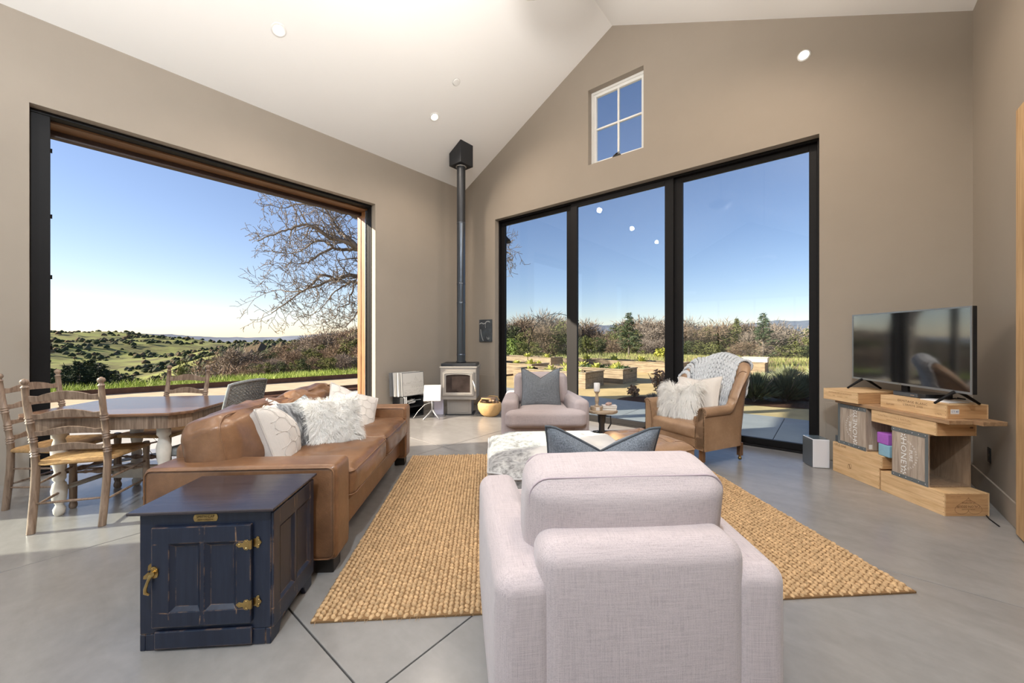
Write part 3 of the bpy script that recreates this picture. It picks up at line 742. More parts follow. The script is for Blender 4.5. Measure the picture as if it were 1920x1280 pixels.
o = dup(lp[0], label='lone dark conifer like oak on the slope above the dining chair', group='x'); del o['group']; o.location = (-31, 36, ground(-31, 36)); q = (-.4 - ground(-31, 36)) / 4.6; o.scale = (.55, .55, q); o['label'] = 'tall dark green oak on the slope, above the far dining chair'

# tree clumps on the far hills
random.seed(9); b = MB()
ico = [Vector(v) for v in ((0, 0, 1), (.89, 0, .45), (.28, .85, .45), (-.72, .53, .45), (-.72, -.53, .45), (.28, -.85, .45), (.72, .53, -.3), (-.28, .85, -.3), (-.89, 0, -.3), (-.28, -.85, -.3), (.72, -.53, -.3))]
icof = [(0, 1, 2), (0, 2, 3), (0, 3, 4), (0, 4, 5), (0, 5, 1), (1, 6, 2), (2, 6, 7), (2, 7, 3), (3, 7, 8), (3, 8, 4), (4, 8, 9), (4, 9, 5), (5, 9, 10), (5, 10, 1), (1, 10, 6)]
cnt = 0
while cnt < 13000:
    r = 140 * math.exp(random.random() * 3.05); az = random.uniform(-75, 48); x, y = r * math.sin(R(az)), r * math.cos(R(az))
    d = noise.fractal(Vector((x / 170, y / 170, 7)), 1, 2, 4) + .35 * noise.noise(Vector((x / 45, y / 45, 1)))
    if az > -20 and r < 260: continue
    if d < random.uniform(-.25, .30): continue
    s = random.uniform(1.8, 4.2) * (1 + r / 1500); z = ground(x, y)
    b.add([(x + v.x * s * random.uniform(.8, 1.2), y + v.y * s * random.uniform(.8, 1.2), z + s * .35 + v.z * s * random.uniform(.7, 1.1)) for v in ico], icof, None, random.choice((0, 0, 1, 2))); cnt += 1
hm = [simple('hill oak ' + k, c, .95, var=.3, scale=.05, spec=.02) for k, c in (('dark', (.05, .06, .032)), ('brown', (.115, .09, .06)), ('grey', (.085, .09, .06)))]
tag(b.build('hill_trees', hm), 'dark tree clumps dotted over the distant hills', 'trees', None, 'stuff')

# wild grass along the steel edging
GRASS = simple('fresh backlit grass', (.30, .38, .06), .7, var=.3, scale=.8)
m = GRASS; p_ = m.node_tree.nodes['Principled BSDF']; p_.inputs['Subsurface Weight'].default_value = 0
b = MB(); random.seed(3)
def along(pts, f):
    f *= len(pts) - 1; i = min(int(f), len(pts) - 2); return pts[i].lerp(pts[i + 1], f - i)
for _ in range(20000):
    p = along(ED1, random.random() * .78) - UX * (.04 + 2.2 * random.random() ** 1.5)
    h = random.uniform(.08, .26) * (1 + .5 * noise.noise(Vector((p.x * .8, p.y * .8, 0)))); a = random.uniform(0, 6.28); w = Vector((math.cos(a), math.sin(a), 0)) * .007
    l = Vector((random.uniform(-1, 1), random.uniform(-1, 1), 0)) * h * .45; z = ground(p.x, p.y); k = len(b.v); q = Vector((p.x, p.y, z))
    b.v += [tuple(q - w), tuple(q + w), tuple(q + l * .4 + w * .7 + Vector((0, 0, h * .6))), tuple(q + l * .4 - w * .7 + Vector((0, 0, h * .6))), tuple(q + l + Vector((0, 0, h)))]
    b.f += [(k, k + 1, k + 2, k + 3), (k + 3, k + 2, k + 4)]; b.m += [0, 0]
tag(b.build('wild_grass', GRASS), 'fresh green grass growing along the tall rusted edging', 'grass', None, 'stuff')
b = MB()
for _ in range(9000):
    u = random.uniform(-9, 9); v = 13 + 13 * random.random(); p = W(u, -v, 0); h = random.uniform(.1, .3); a = random.uniform(0, 6.28); w = Vector((math.cos(a), math.sin(a), 0)) * .02; k = len(b.v); z = ground(p.x, p.y)
    b.v += [(p.x - w.x, p.y - w.y, z), (p.x + w.x, p.y + w.y, z), (p.x + random.uniform(-.08, .08), p.y, z + h)]; b.f.append((k, k + 1, k + 2)); b.m.append(0)
tag(b.build('field_grass', simple('field grass', (.24, .25, .08), .9, var=.3, scale=.5)), 'tufty green field between the raised beds and the treeline', 'grass', None, 'stuff')

# garden plants
def rosette(p, h, mat, label, group, first=[None, 0]):
    key = mat.name
    if first[0] != key:
        t = thing('bed_plant', label, 'plant', (0, 0, 0), 0, group); rnd = random.Random(2); b = MB()
        for _ in range(46):
            a = rnd.uniform(0, 6.28); e = rnd.uniform(.2, 1.3); L = rnd.uniform(.6, 1); d = Vector((math.cos(a) * math.cos(e), math.sin(a) * math.cos(e), math.sin(e))) ; o = Vector((-math.sin(a), math.cos(a), 0)) * .16
            k = len(b.v); s = Vector((0, 0, .05)); m1 = s + d * L * .6; tp = s + d * L + Vector((0, 0, -.12))
            b.v += [tuple(s), tuple(m1 + o), tuple(tp), tuple(m1 - o)]; b.f += [(k, k + 1, k + 2, k + 3)]; b.m.append(0)
        b.build('leaves', mat, t); st = MB().tube([(0, 0, -.05), (0, 0, .5)], [.03, .01], 5).build('stem', mat, t); first[0] = key; first[1] = t
    else: t = dup(first[1])
    t.location = p; s = h; t.scale = (s, s, s); t['label'] = label; t['group'] = group; t.rotation_euler = (0, 0, random.uniform(0, 6)); return t
GP = 'yellow green plants in the raised beds'; LP = 'yellow green leafy plant growing in a raised bed'
for u, v, h in ((-.2, 4.2, .34), (-.9, 4.4, .30), (-1.4, 4.0, .25), (.2, 4.1, .25), (.55, 5.9, .38), (-.1, 5.8, .34), (-.7, 6.0, .36), (-1.2, 5.7, .3), (.3, 6.1, .25), (-2.8, 5.9, .34), (-3.3, 5.7, .3), (-2.5, 6.0, .28), (.9, 9.9, .4), (-.2, 9.8, .42), (-1.4, 9.9, .38), (-2.6, 9.7, .4), (-4.8, 9.9, .4), (-5.9, 9.8, .4), (2.6, 11.9, .35)):
    rosette(W(u, -v, .26), h, LEAFY, LP, GP)
for k, (u, v) in enumerate(((-.45, 5.9), (.75, 5.85), (.1, 5.95))):
    t = thing('low_shrub', 'low dark green herbs filling the second raised bed', 'plant', W(u, -v, .28), 0, 'dark herbs in the second raised bed'); b = MB(); leaf_cards(b, (0, 0, .06), (.3, .25, .12), 160, .05, rnd=random); b.build('leaves', LEAFD, t)
def shrub(x, y, rad, h, mat, label, n=900, size=.05, group=None, spiky=0, stem=True):
    t = thing('garden_shrub', label, 'shrub', (x, y, -.05), 0, group); b = MB(); rr = random.Random(int(x * 97 + y * 31))
    if spiky:
        for _ in range(n):
            a = rr.uniform(0, 6.28); e = rr.uniform(.35, 1.5); L = rr.uniform(.55, 1) ; d = Vector((math.cos(a) * math.cos(e) * rad, math.sin(a) * math.cos(e) * rad, math.sin(e) * h)) * L; q = d * rr.uniform(.35, .8)
            o = d.orthogonal().normalized() * size; o = Matrix.Rotation(rr.uniform(0, 6.28), 3, d.normalized()) @ o; k = len(b.v); b.v += [tuple(q - o), tuple(q + o), tuple(d)]; b.f.append((k, k + 1, k + 2)); b.m.append(0)
    else:
        for _ in range(max(4, n // 90)):
            a = rr.uniform(0, 6.28); q = rr.uniform(0, .7) * rad; leaf_cards(b, (q * math.cos(a), q * math.sin(a), h * rr.uniform(.35, .75)), (rad * .45, rad * .45, h * .3), 90, size, rnd=rr, shell=.3)
    tag(b.build('foliage', mat, t), kind='stuff')
    s = MB()
    for _ in range(7):
        a = rr.uniform(0, 6.28); s.tube([(0, 0, 0), (math.cos(a) * rad * .3, math.sin(a) * rad * .3, h * .4), (math.cos(a) * rad * .6, math.sin(a) * rad * .6, h * .8)], [.012, .008, .004], 4)
    s.build('stems', BARK, t); return t
ROSEM = simple('rosemary needles', (.085, .105, .06), .8, var=.4, scale=9); SAGE = simple('pale sage leaf', (.26, .27, .15), .8, var=.3, scale=9)
def disc(name, c, rx, ry, z, mat, rz=0):
    b = MB(); k = 28
    b.v = [(c[0] + (rx * math.cos(a) * math.cos(rz) - ry * math.sin(a) * math.sin(rz)) * (1 + .08 * math.sin(3 * a + c[0])), c[1] + (rx * math.cos(a) * math.sin(rz) + ry * math.sin(a) * math.cos(rz)) * (1 + .08 * math.sin(3 * a + c[0])), z) for a in [6.2832 * i / k for i in range(k)]]; b.f = [tuple(range(k))]; b.m = [0]
    return tag(b.build(name, mat), kind='structure')
disc('mulch_bed', (6.9, 8.6, 0), 2.7, 1.25, -.036, MULCH, .25); disc('mulch_bed', (2.95, 8.2, 0), .75, .5, -.036, MULCH)
GR = 'dark rosemary bushes by the shaded patio'; LR = 'dark rosemary bush in the house shade beside the patio'
for x, y, r, h in ((5.05, 8.0, .6, .68), (5.75, 8.05, .65, .66), (6.4, 8.3, .6, .6), (7.2, 8.6, .65, .58), (7.9, 9.0, .6, .55)): shrub(x, y, r, h, ROSEM, LR, 1500, .012, GR, 1)
GS = 'pale sage shrubs behind the rosemary'; LS = 'pale sunlit sage shrub behind the dark rosemary'
for x, y, r, h in ((7.6, 10.6, .7, .62), (8.6, 10.6, .7, .66), (9.4, 10.9, .7, .7), (6.6, 10.2, .5, .5)): shrub(x, y, r, h, SAGE, LS, 1300, .014, GS, 1)
YEL = simple('yellow flower', (.75, .55, .03), .7, var=.2, scale=9)
t = shrub(12.6, 15.5, .5, .42, simple('lime leaf', (.25, .36, .04), .7, var=.3, scale=5), 'lime green clump with yellow flowers right of the pale boxes', 500, .07)
b = MB(); leaf_cards(b, (0, 0, .42), (.4, .4, .1), 60, .06, rnd=random); b.build('flowers', YEL, t)
t = shrub(10.2, 25.5, .8, .7, simple('golden broom', (.34, .33, .04), .7, var=.3, scale=5), 'yellow green broom bush behind the back row bed', 700, .09)
ROSE = simple('reddish rose leaf', (.32, .18, .10), .6, var=.6, scale=12)
shrub(2.76, 8.6, .22, .28, ROSE, 'small rose bush with pale pink tips by the mulch', 260, .045); shrub(3.38, 8.8, .4, .66, ROSE, 'taller rose bush with rusty leaves beside the second mullion', 380, .05)
shrub(2.92, 7.9, .27, .24, simple('grey lavender', (.25, .23, .20), .85, var=.3, scale=20), 'round grey lavender mound in front of the rose bushes', 700, .008, None, 1)
for k, (px, Y) in enumerate(((548, 7.9), (640, 9.4), (452, 8.0))):
    p = at(px, 700, Y); shrub(p.x, Y, (.26, .14, .12)[k], (.24, .13, .1)[k], simple('grey thyme %d' % k, (.16, .14, .09), .85, var=.3, scale=14), ('round grey thyme mound in the mulch strip outside the open bay', 'small grey mound at the right end of the mulch strip', 'tiny grey seedling at the left end of the mulch strip')[k], (900, 400, 200)[k], .008, None, 1)
# gooseneck barn lamp on the outside wall
t = thing('barn_lamp', 'black outdoor barn lamp just outside the left glass pane', 'lamp', W(.60, -.50, 3.22), -YAW)
MB().lathe([(.02, .16), (.03, .12), (.12, .02), (.14, -.02), (.125, -.02), (.02, .10)], 20, cap=False).build('lamp_shade', BLACK, t, smooth=True)
MB().tube([(0, 0, .15), (0, -.02, .26), (0, -.12, .30), (0, -.22, .24)], .012, 8).build('gooseneck_arm', BLACK, t, smooth=True)
# wire hoop over the beds
t = thing('garden_hoop', 'thin dark wire hoop arching over the beds behind the first mullion', 'garden hoop', (1.9, 16, -.05))
MB().tube([Vector((-1.25 * math.cos(a) * 1.0, 0, 2.35 * math.sin(a) ** .6)) for a in [math.pi * k / 24 for k in range(25)]], .012, 6).build('wire', BLACK, t)

# ================================================================== SOFT FURNITURE
RUGCOL = simple('jute braid', (.52, .345, .185), .9, var=.35, scale=38, bmp=.5, bscale=120, spec=.1)
RUGBASE = simple('jute backing', (.20, .11, .045), .95)
# rug: rows of plump braid knots over a backing
rug = thing('jute_rug', 'chunky woven golden jute rug under the sofa group', 'rug', (.485, 3.06, 0), R(4))
HXR, HYR = 1.49, 1.22
MB().box(-HXR, HXR, -HYR, HYR, .001, .010).build('backing', RUGBASE, rug)
random.seed(4); b = MB(); nx, ny = 116, 86
base = [(math.cos(q * 1.0472), math.sin(q * 1.0472)) for q in range(6)]
for i in range(nx):
    for j in range(ny):
        x = -HXR + (i + .5) * 2 * HXR / nx + random.uniform(-.002, .002); y = -HYR + (j + .5) * 2 * HYR / ny + (i % 2) * .012 + random.uniform(-.002, .002)
        a = random.uniform(-.2, .2) + (.5 if i % 2 else -.5); rx, ry = .0165 * random.uniform(.85, 1.12), .0115 * random.uniform(.9, 1.15); h = random.uniform(.016, .024)
        ca, sa = math.cos(a + 1.57), math.sin(a + 1.57); vs = []
        for rr, z in ((1.0, .007), (.8, h * .8)):
            for cx_, cy_ in base: vs.append((x + (cx_ * rx * ca - cy_ * ry * sa) * rr, y + (cx_ * rx * sa + cy_ * ry * ca) * rr, z))
        vs.append((x, y, h)); fs = [(q, (q + 1) % 6, 6 + (q + 1) % 6, 6 + q) for q in range(6)] + [(6 + q, 6 + (q + 1) % 6, 12) for q in range(6)]
        b.add(vs, fs)
tag(b.build('braid_knots', RUGCOL, rug, smooth=True), kind='stuff')
b = MB()
for _ in range(260):
    side = random.random()
    if side < .5: x, y = random.uniform(-HXR, HXR), -HYR
    else: x, y = random.choice((-HXR, HXR)), random.uniform(-HYR, HYR)
    dx, dy = random.uniform(-.02, .02) + (.015 if x >= HXR else -.015 if x <= -HXR else 0), random.uniform(-.02, .02) - (.015 if y <= -HYR else 0); k = len(b.v)
    b.v += [(x, y, .010), (x + .002, y + .002, .008), (x + dx, y + dy, .004)]; b.f.append((k, k + 1, k + 2)); b.m.append(0)
tag(b.build('fringe_fibres', RUGCOL, rug), kind='stuff')

def wrink(amp, sc, seed):
    def f(v):
        n = noise.noise(Vector((v.x * sc + seed, v.y * sc, v.z * sc))) + .5 * noise.noise(Vector((v.x * sc * 2.3, v.y * sc * 2.3 + seed, v.z * sc * 2.3)))
        return v + Vector((n * amp * .6, n * amp * .4, n * amp))
    return f
def outline(hx, hy, z, r=.05, n=5):
    pts = []
    for cx_, cy_, a0 in ((hx - r, hy - r, 0), (-hx + r, hy - r, 90), (-hx + r, -hy + r, 180), (hx - r, -hy + r, 270)):
        for k in range(n + 1): a = R(a0 + 90 * k / n); pts.append((cx_ + r * math.cos(a), cy_ + r * math.sin(a), z))
    return pts

# ---- pillows
def pillow_mesh(b, w, h, t, chop=0, pinch=.07, n=22, mi=0, wr=.006, seed=0, back=True):
    fr = []
    def pt(u, v, sgn):
        x = 2 * u - 1; y = 2 * v - 1
        f = max(0, (1 - x * x) * (1 - y * y)) ** .42
        px = x * (1 - pinch * (1 - y * y)); py = y * (1 - pinch * (1 - x * x))
        c = chop * max(0, 1 - abs(x) / .85) ** 1.15 * sst(-.3, 1, y)
        nn = noise.noise(Vector((x * 2.2 + seed, y * 2.2, sgn * 3))) * wr * f
        fold = .35 * math.exp(-(x / .22) ** 2) * sst(0, 1, y) * (1 if chop else 0)
        return (px * w / 2, (py - c) * h / 2, sgn * (t / 2 * f * (1 - fold)) + nn)
    b.grid(lambda u, v: pt(u, v, 1), n, n, mi); b.grid(lambda u, v: pt(u, v, -1), n, n, mi, True)
    edge = [pt(k / n, 0, 1) for k in range(n)] + [pt(1, k / n, 1) for k in range(n)] + [pt(1 - k / n, 1, 1) for k in range(n)] + [pt(0, 1 - k / n, 1) for k in range(n)]
    return pt, edge
def pillow(label, cat_name, mat, M, w, h, t, chop=0, pipe=None, fur=None, rings=None, seed=0, group=None, furlen=.05, furn=7000, furw=.0012, droop=.5):
    o = thing(cat_name, label, 'pillow', group=group); o.matrix_world = M
    b = MB(); pt, edge = pillow_mesh(b, w, h, t, chop, seed=seed); b.build('cover', mat, o, smooth=True)
    if pipe: MB().tube(edge, .0055, 6, closed=True).build('piping', pipe, o, smooth=True)
    if fur:
        rr = random.Random(seed + 77); f = MB(); q = M.to_3x3().inverted() @ Vector((0, 0, -1))
        for _ in range(furn):
            u, v, s = rr.random(), rr.random(), rr.choice((1, 1, 1, -1)); p = Vector(pt(u, v, s)); e = .01
            du = Vector(pt(min(1, u + e), v, s)) - Vector(pt(max(0, u - e), v, s)); dv_ = Vector(pt(u, min(1, v + e), s)) - Vector(pt(u, max(0, v - e), s)); nr = du.cross(dv_) * s
            nr = nr.normalized() if nr.length > 1e-9 else Vector((0, 0, s))
            out = Vector((2 * u - 1, 2 * v - 1, 0)); out = out * (max(abs(2 * u - 1), abs(2 * v - 1)) ** 6)
            # tufts: strands gather around noise-driven directions
            cl = Vector((noise.noise(Vector((u * 7, v * 7, seed))), noise.noise(Vector((u * 7, v * 7, seed + 9))), 0))
            d = (nr * .55 + out * .8 + q * droop + cl * .9 + Vector((rr.gauss(0, .12), rr.gauss(0, .12), rr.gauss(0, .12)))).normalized()
            L = furlen * rr.uniform(.6, 1.2); sd = d.cross(nr); sd = (sd.normalized() if sd.length > 1e-6 else d.orthogonal().normalized()) * furw
            m1 = p + d * L * .5 + nr * L * .15; e1 = p + d * L + q * L * .25; k = len(f.v)
            f.v += [tuple(p - sd), tuple(p + sd), tuple(m1 + sd * .8), tuple(m1 - sd * .8), tuple(e1)]; f.f += [(k, k + 1, k + 2, k + 3), (k + 3, k + 2, k + 4)]; f.m += [0, 0]
        tag(f.build('fleece_strands', fur, o), kind='stuff')
    if rings:
        rr = random.Random(seed + 5); g = MB()
        for s in (1, -1):
            for i in range(5):
                for j in range(5):
                    cx_, cy_ = (i + .5 * (j % 2) + .25) / 5.2, (j + .5) / 5.2; pp = []
                    for k in range(15):
                        a = 6.2832 * k / 14; u, v = cx_ + .11 * math.cos(a), cy_ + .11 * math.sin(a)
                        if .02 < u < .98 and .02 < v < .98:
                            q = Vector(pt(u, v, s)); pp.append(q + Vector((0, 0, s * .0012)))
                        elif len(pp) > 1: g.tube(pp, .0018, 4, cap=False); pp = []
                        else: pp = []
                    if len(pp) > 1: g.tube(pp, .0018, 4, cap=False)
        tag(g.build('embroidered_rings', rings, o), kind='stuff')
    return o
def pframe(center, normal, up=(0, 0, 1), roll=0):
    n = Vector(normal).normalized(); u = Vector(up); u = (u - n * u.dot(n)).normalized(); x = u.cross(n)
    M = Matrix((x, u, n)).transposed().to_4x4(); M.translation = Vector(center); return M @ Matrix.Rotation(roll, 4, 'Z')

# ---- leather sofa
sofa = thing('leather_sofa', 'long cognac leather sofa with two worn seat cushions', 'sofa', (-1.515, 3.035, 0), R(3.5))
LY = .985
b = MB().rbox(.435, LY - .2, .105, .015, (.005, 0, .225), seg=2, inner=4)
b.build('base_frame', BROWNLEATHER, sofa, smooth=True)
for s in (-1, 1):
    a = MB().rbox(.50, .105, .26, .03, (0, s * (LY - .105), .345), (.004, .006, .006), inner=6, fn=wrink(.003, 5, s)).build('arm', BROWNLEATHER, sofa, smooth=True)
    g = MB()
    for yy in (LY + .001, LY - .21 - .001):
        pts = [(x, s * yy, z + .345) for x, z in [(p[0], p[1]) for p in outline(.487, .248, 0, .035)]]
        g.tube(pts, .0045, 6, closed=True)
    g.build('piping', BROWNLEATHER, a, smooth=True)
    for k in (-1, 1):
        MB().prism([(-.05, -.05), (.05, -.05), (.05, .05), (-.05, .05)], .0, .088, Matrix.Translation((k * .42, s * (LY - .09), 0))).build('leg', GREYLEG, sofa, bevel=.004)
MB().rbox(.10, LY - .19, .285, .05, (-.40, 0, .40), seg=3, inner=8, fn=wrink(.006, 4, 2)).build('back_frame', BROWNLEATHER, sofa, smooth=True)
for s in (-1, 1):
    c = MB().rbox(.41, .383, .095, .055, (.105, s * .388, .415), (.012, .01, .035), seg=4, inner=16, fn=wrink(.016, 8, s * 3)).build('seat_cushion', BROWNLEATHER, sofa, smooth=True)
    g = MB()
    for z in (.335 + .02, .495): g.tube([(x + .105, y + s * .388, z) for x, y, _ in outline(.412, .385, 0, .05)], .0045, 6, closed=True)
    g.build('piping', BROWNLEATHER, c, smooth=True)
    bk = MB().rbox(.145, .42, .20, .09, (0, 0, 0), (.05, .02, .03), seg=5, inner=16, fn=wrink(.024, 7, s * 5 + 1)).build('back_cushion', BROWNLEATHER, sofa, smooth=True)
    bk.location = (-.265, s * .42 - .035, .635); bk.rotation_euler = (0, R(-14), 0)
    g = MB()
    for x in (.108,): g.tube([(x, p[0], p[1]) for p in outline(.41, .192, 0, .095)], .004, 6, closed=True)
    g.build('piping', BROWNLEATHER, bk, smooth=True)

# pillows on the sofa
pillow('plump cream pillow stitched with rings, nearest the cabinet on the leather sofa', 'throw_pillow', CREAM, pframe((-1.61, 2.59, .635), (.84, .38, .30)), .47, .47, .30, .06, CREAMTHREAD, None, CREAMTHREAD, 1)
HIDE = simple('mottled grey hide', (.10, .105, .11), .6, var=.2)
m, t_, p_ = nodes('brindled hide'); f_ = tex(t_, coords(t_, (1, .3, 1)), 22, 6, .7, .8); g_ = tex(t_, coords(t_), 5, 3)
t_.links.new(mixc(t_, g_, ramp(t_, f_, [(.42, (.03, .032, .036)), (.58, (.22, .23, .24))]), ramp(t_, f_, [(.4, (.06, .06, .065)), (.6, (.55, .55, .54))])), p_.inputs['Base Color']); p_.inputs['Roughness'].default_value = .55; p_.inputs['Sheen Weight'].default_value = .3; bump(t_, p_, f_, .4, .006)
HIDE = m
pillow('dark mottled grey hide pillow on the leather sofa, beside the white fleece one', 'throw_pillow', HIDE, pframe((-1.56, 2.84, .64), (.95, .08, .33)), .43, .44, .20, .06, None, None, None, 2, furlen=.02)
pillow('fluffy white sheepskin pillow on the leather sofa', 'throw_pillow', FURW, pframe((-1.335, 2.88, .645), (.72, -.60, .36)), .41, .43, .17, .02, None, FURW, None, 3, furlen=.042, furn=9000)
pillow('cream ring stitched pillow slouching at the far arm of the leather sofa', 'throw_pillow', CREAM, pframe((-1.42, 3.40, .645), (.70, -.45, .60), roll=R(-30)), .46, .46, .15, .06, CREAMTHREAD, None, CREAMTHREAD, 4)

# ---- the pair of mauve armchairs (local +y is the front)
def armchair(label, loc, rz):
    t = thing('linen_armchair', label, 'armchair', loc, rz)
    MB().rbox(.40, .38, .12, .02, (0, .02, .21), seg=2, inner=3).build('base_frame', MAUVE, t, smooth=True)
    for s in (-1, 1):
        a = MB().rbox(.088, .43, .27, .055, (0, 0, 0), (.012, .004, .006), seg=4, inner=6).build('arm', MAUVE, t, smooth=True)
        a.location = (s * .375, -.01, .335); a.rotation_euler = (0, 0, R(s * -4.5))
        g = MB()
        for yy in (-.405,):
            g.tube([(p[0], yy, p[1]) for p in outline(.072, .252, 0, .055)], .0032, 5, closed=True)
        g.tube([(s * -.0, yy, .2715) for yy in (-.37, .37)], .001, 4); g.build('seam_piping', MAUVESEAM, a, smooth=True)
    f = MB().rbox(.31, .088, .307, .06, (0, -.355, .377), (.0, .012, .008), seg=4, inner=6).build('back_frame', MAUVE, t, smooth=True)
    g = MB()
    for yy in (-.415, -.295): g.tube([(p[0], yy, p[1] + .377) for p in outline(.293, .294, 0, .06)], .0032, 5, closed=True)
    g.build('seam_piping', MAUVESEAM, f, smooth=True)
    # seat cushion with a T-shaped front in front of the arms
    def tf(v):
        if v.y > .22: v = Vector((v.x * lerp(1, 1.58, sst(.22, .30, v.y)), v.y, v.z))
        return v
    sc = MB().rbox(.285, .395, .095, .055, (0, 0, 0), (.0, .012, .022), seg=4, inner=12, fn=tf).build('seat_cushion', MAUVE, t, smooth=True)
    sc.location = (0, .105, .405)
    bc = MB().rbox(.325, .12, .195, .065, (0, 0, 0), (.01, .035, .02), seg=4, inner=8, fn=wrink(.004, 4, 1)).build('back_cushion', MAUVE, t, smooth=True)
    bc.location = (0, -.185, .655); bc.rotation_euler = (R(9), 0, 0)
    g = MB()
    for yy in (-.085, .085): g.tube([(p[0], yy, p[1]) for p in outline(.318, .192, 0, .06)], .0032, 5, closed=True)
    g.build('seam_piping', MAUVESEAM, bc, smooth=True)
    for sx in (-1, 1):
        for sy in (-1, 1): MB().lathe([(.022, 0), (.03, .09)], 10, Matrix.Translation((sx * .33, sy * .31 + .02, 0))).build('leg', GREYLEG, t, smooth=True)
    return t
ch1 = armchair('pale mauve linen armchair in the foreground, seen from behind', (.357, 1.53, .022), R(3.5))
ch2 = dup(ch1, label='pale mauve linen armchair facing the camera in front of the glass', loc=(.365, 4.67, .0), rz=R(181.5))
pillow('slate blue pillow with dark piping on the foreground armchair', 'throw_pillow', BLUEGREY, pframe((.395, 1.74, .70), (.05, .93, .36)), .49, .46, .17, .48, BLUEPIPE, None, None, 6)
pillow('slate blue pillow leaning on the far armchair', 'throw_pillow', BLUEGREY, pframe((.345, 4.60, .70), (-.03, -.90, .42)), .47, .49, .17, .46, BLUEPIPE, None, None, 7)

# ---- tufted hide ottoman with notched corners
m, t_, p_ = nodes('pale cowhide')
v_ = coords(t_); f_ = tex(t_, coords(t_, (1, 1, 1)), 26, 6, .72); g_ = tex(t_, v_, 3.0, 4, .6, .4)
sep = t_.nodes.new('ShaderNodeSeparateXYZ'); c_ = t_.nodes.new('ShaderNodeTexCoord'); t_.links.new(c_.outputs['Object'], sep.inputs[0])
mt = t_.nodes.new('ShaderNodeMath'); mt.operation = 'MULTIPLY_ADD'; mt.inputs[1].default_value = -.55; mt.inputs[2].default_value = .38; t_.links.new(sep.outputs[0], mt.inputs[0])  # hide's grey speckle grows leftward, with the shade there put into its colour
mm = t_.nodes.new('ShaderNodeMath'); mm.operation = 'ADD'; t_.links.new(mt.outputs[0], mm.inputs[0]); t_.links.new(g_, mm.inputs[1])
sp = ramp(t_, f_, [(.36, (.10, .095, .09)), (.55, (.36, .345, .33)), (.7, (.50, .48, .45))])
t_.links.new(mixc(t_, ramp(t_, mm.outputs[0], [(.86, (0, 0, 0)), (1.02, (1, 1, 1))]), (.62, .585, .54), sp), p_.inputs['Base Color'])
p_.inputs['Roughness'].default_value = .6; p_.inputs['Sheen Weight'].default_value = .3; bump(t_, p_, f_, .35, .004); COW = m
ott = thing('tufted_ottoman', 'large grey and cream cowhide ottoman with tufted top and notched corners', 'ottoman', (.37, 3.06, .022), R(3))
def notched(hx, hy, c=.17, n=6):
    pts = []
    for sx, sy, a0 in ((1, 1, 270), (-1, 1, 0), (-1, -1, 90), (1, -1, 180)):
        # concave quarter circle cut from each corner
        arc = [(sx * hx + c * math.cos(R(a0 - 90 * k / n)) * 1.0, sy * hy + c * math.sin(R(a0 - 90 * k / n))) for k in range(n + 1)]
        pts += arc
    return pts
def tuft_top(hx, hy, z, rise, gx, gy, poly, depth):
    # radial grid from centre to outline
    b = MB(); n = len(poly)
    dens = []
    for i in range(n):
        a, c = Vector(poly[i]), Vector(poly[(i + 1) % n]); k = max(1, int((c - a).length / .05))
        dens += [a.lerp(c, q / k) for q in range(k)]
    n = len(dens); rings = 26
    btn = [(-hx + (i + .75 - .0) * 2 * hx / (gx + .5), -hy + (j + .75) * 2 * hy / (gy + .5)) for i in range(gx) for j in range(gy)]
    def h(x, y, f):
        e = rise * (1 - f ** 4) ** .6
        for bx, by in btn:
            d = math.hypot(x - bx, y - by); e -= depth * math.exp(-(d / .045) ** 1.2)
            # creases running diagonally between buttons
        return z + e
    for q in range(rings + 1):
        f = q / rings
        for p in dens: x, y = p.x * f, p.y * f; b.v.append((x, y, h(x, y, f)))
    for q in range(rings):
        for i in range(n): j = (i + 1) % n; b.f.append((q * n + i, (q + 1) * n + i, (q + 1) * n + j, q * n + j)); b.m.append(0)
    return b, btn, h, dens
poly = notched(.555, .575, .13)
b, btn, hh, dens = tuft_top(.555, .575, .365, .075, 3, 3, poly, .045)
b.build('tufted_top', COW, ott, smooth=True)
b = MB(); b.prism(poly, .26, .364); b.build('cushion_band', COW, ott)
b = MB(); b.prism([(x * .97, y * .97) for x, y in poly], .05, .258); b.build('base_frame', COW, ott)
g = MB()
for z in (.365, .26): g.tube([(p.x * 1.004, p.y * 1.004, z) for p in dens], .007, 6, closed=True)
g.build('piping', simple('pale leather piping', (.45, .43, .42), .6), ott, smooth=True)
for bx, by in btn:
    f = max(abs(bx) / .555, abs(by) / .575); MB().lathe([(.001, .008), (.010, .006), (.014, 0)][::-1], 10, Matrix.Translation((bx, by, hh(bx, by, f) - .002))).build('button', COW, ott, smooth=True)
for sx in (-1, 1):
    for sy in (-1, 1): MB().lathe([(.025, 0), (.032, .052)], 10, Matrix.Translation((sx * .36, sy * .38, 0))).build('leg', GREYLEG, ott, smooth=True)

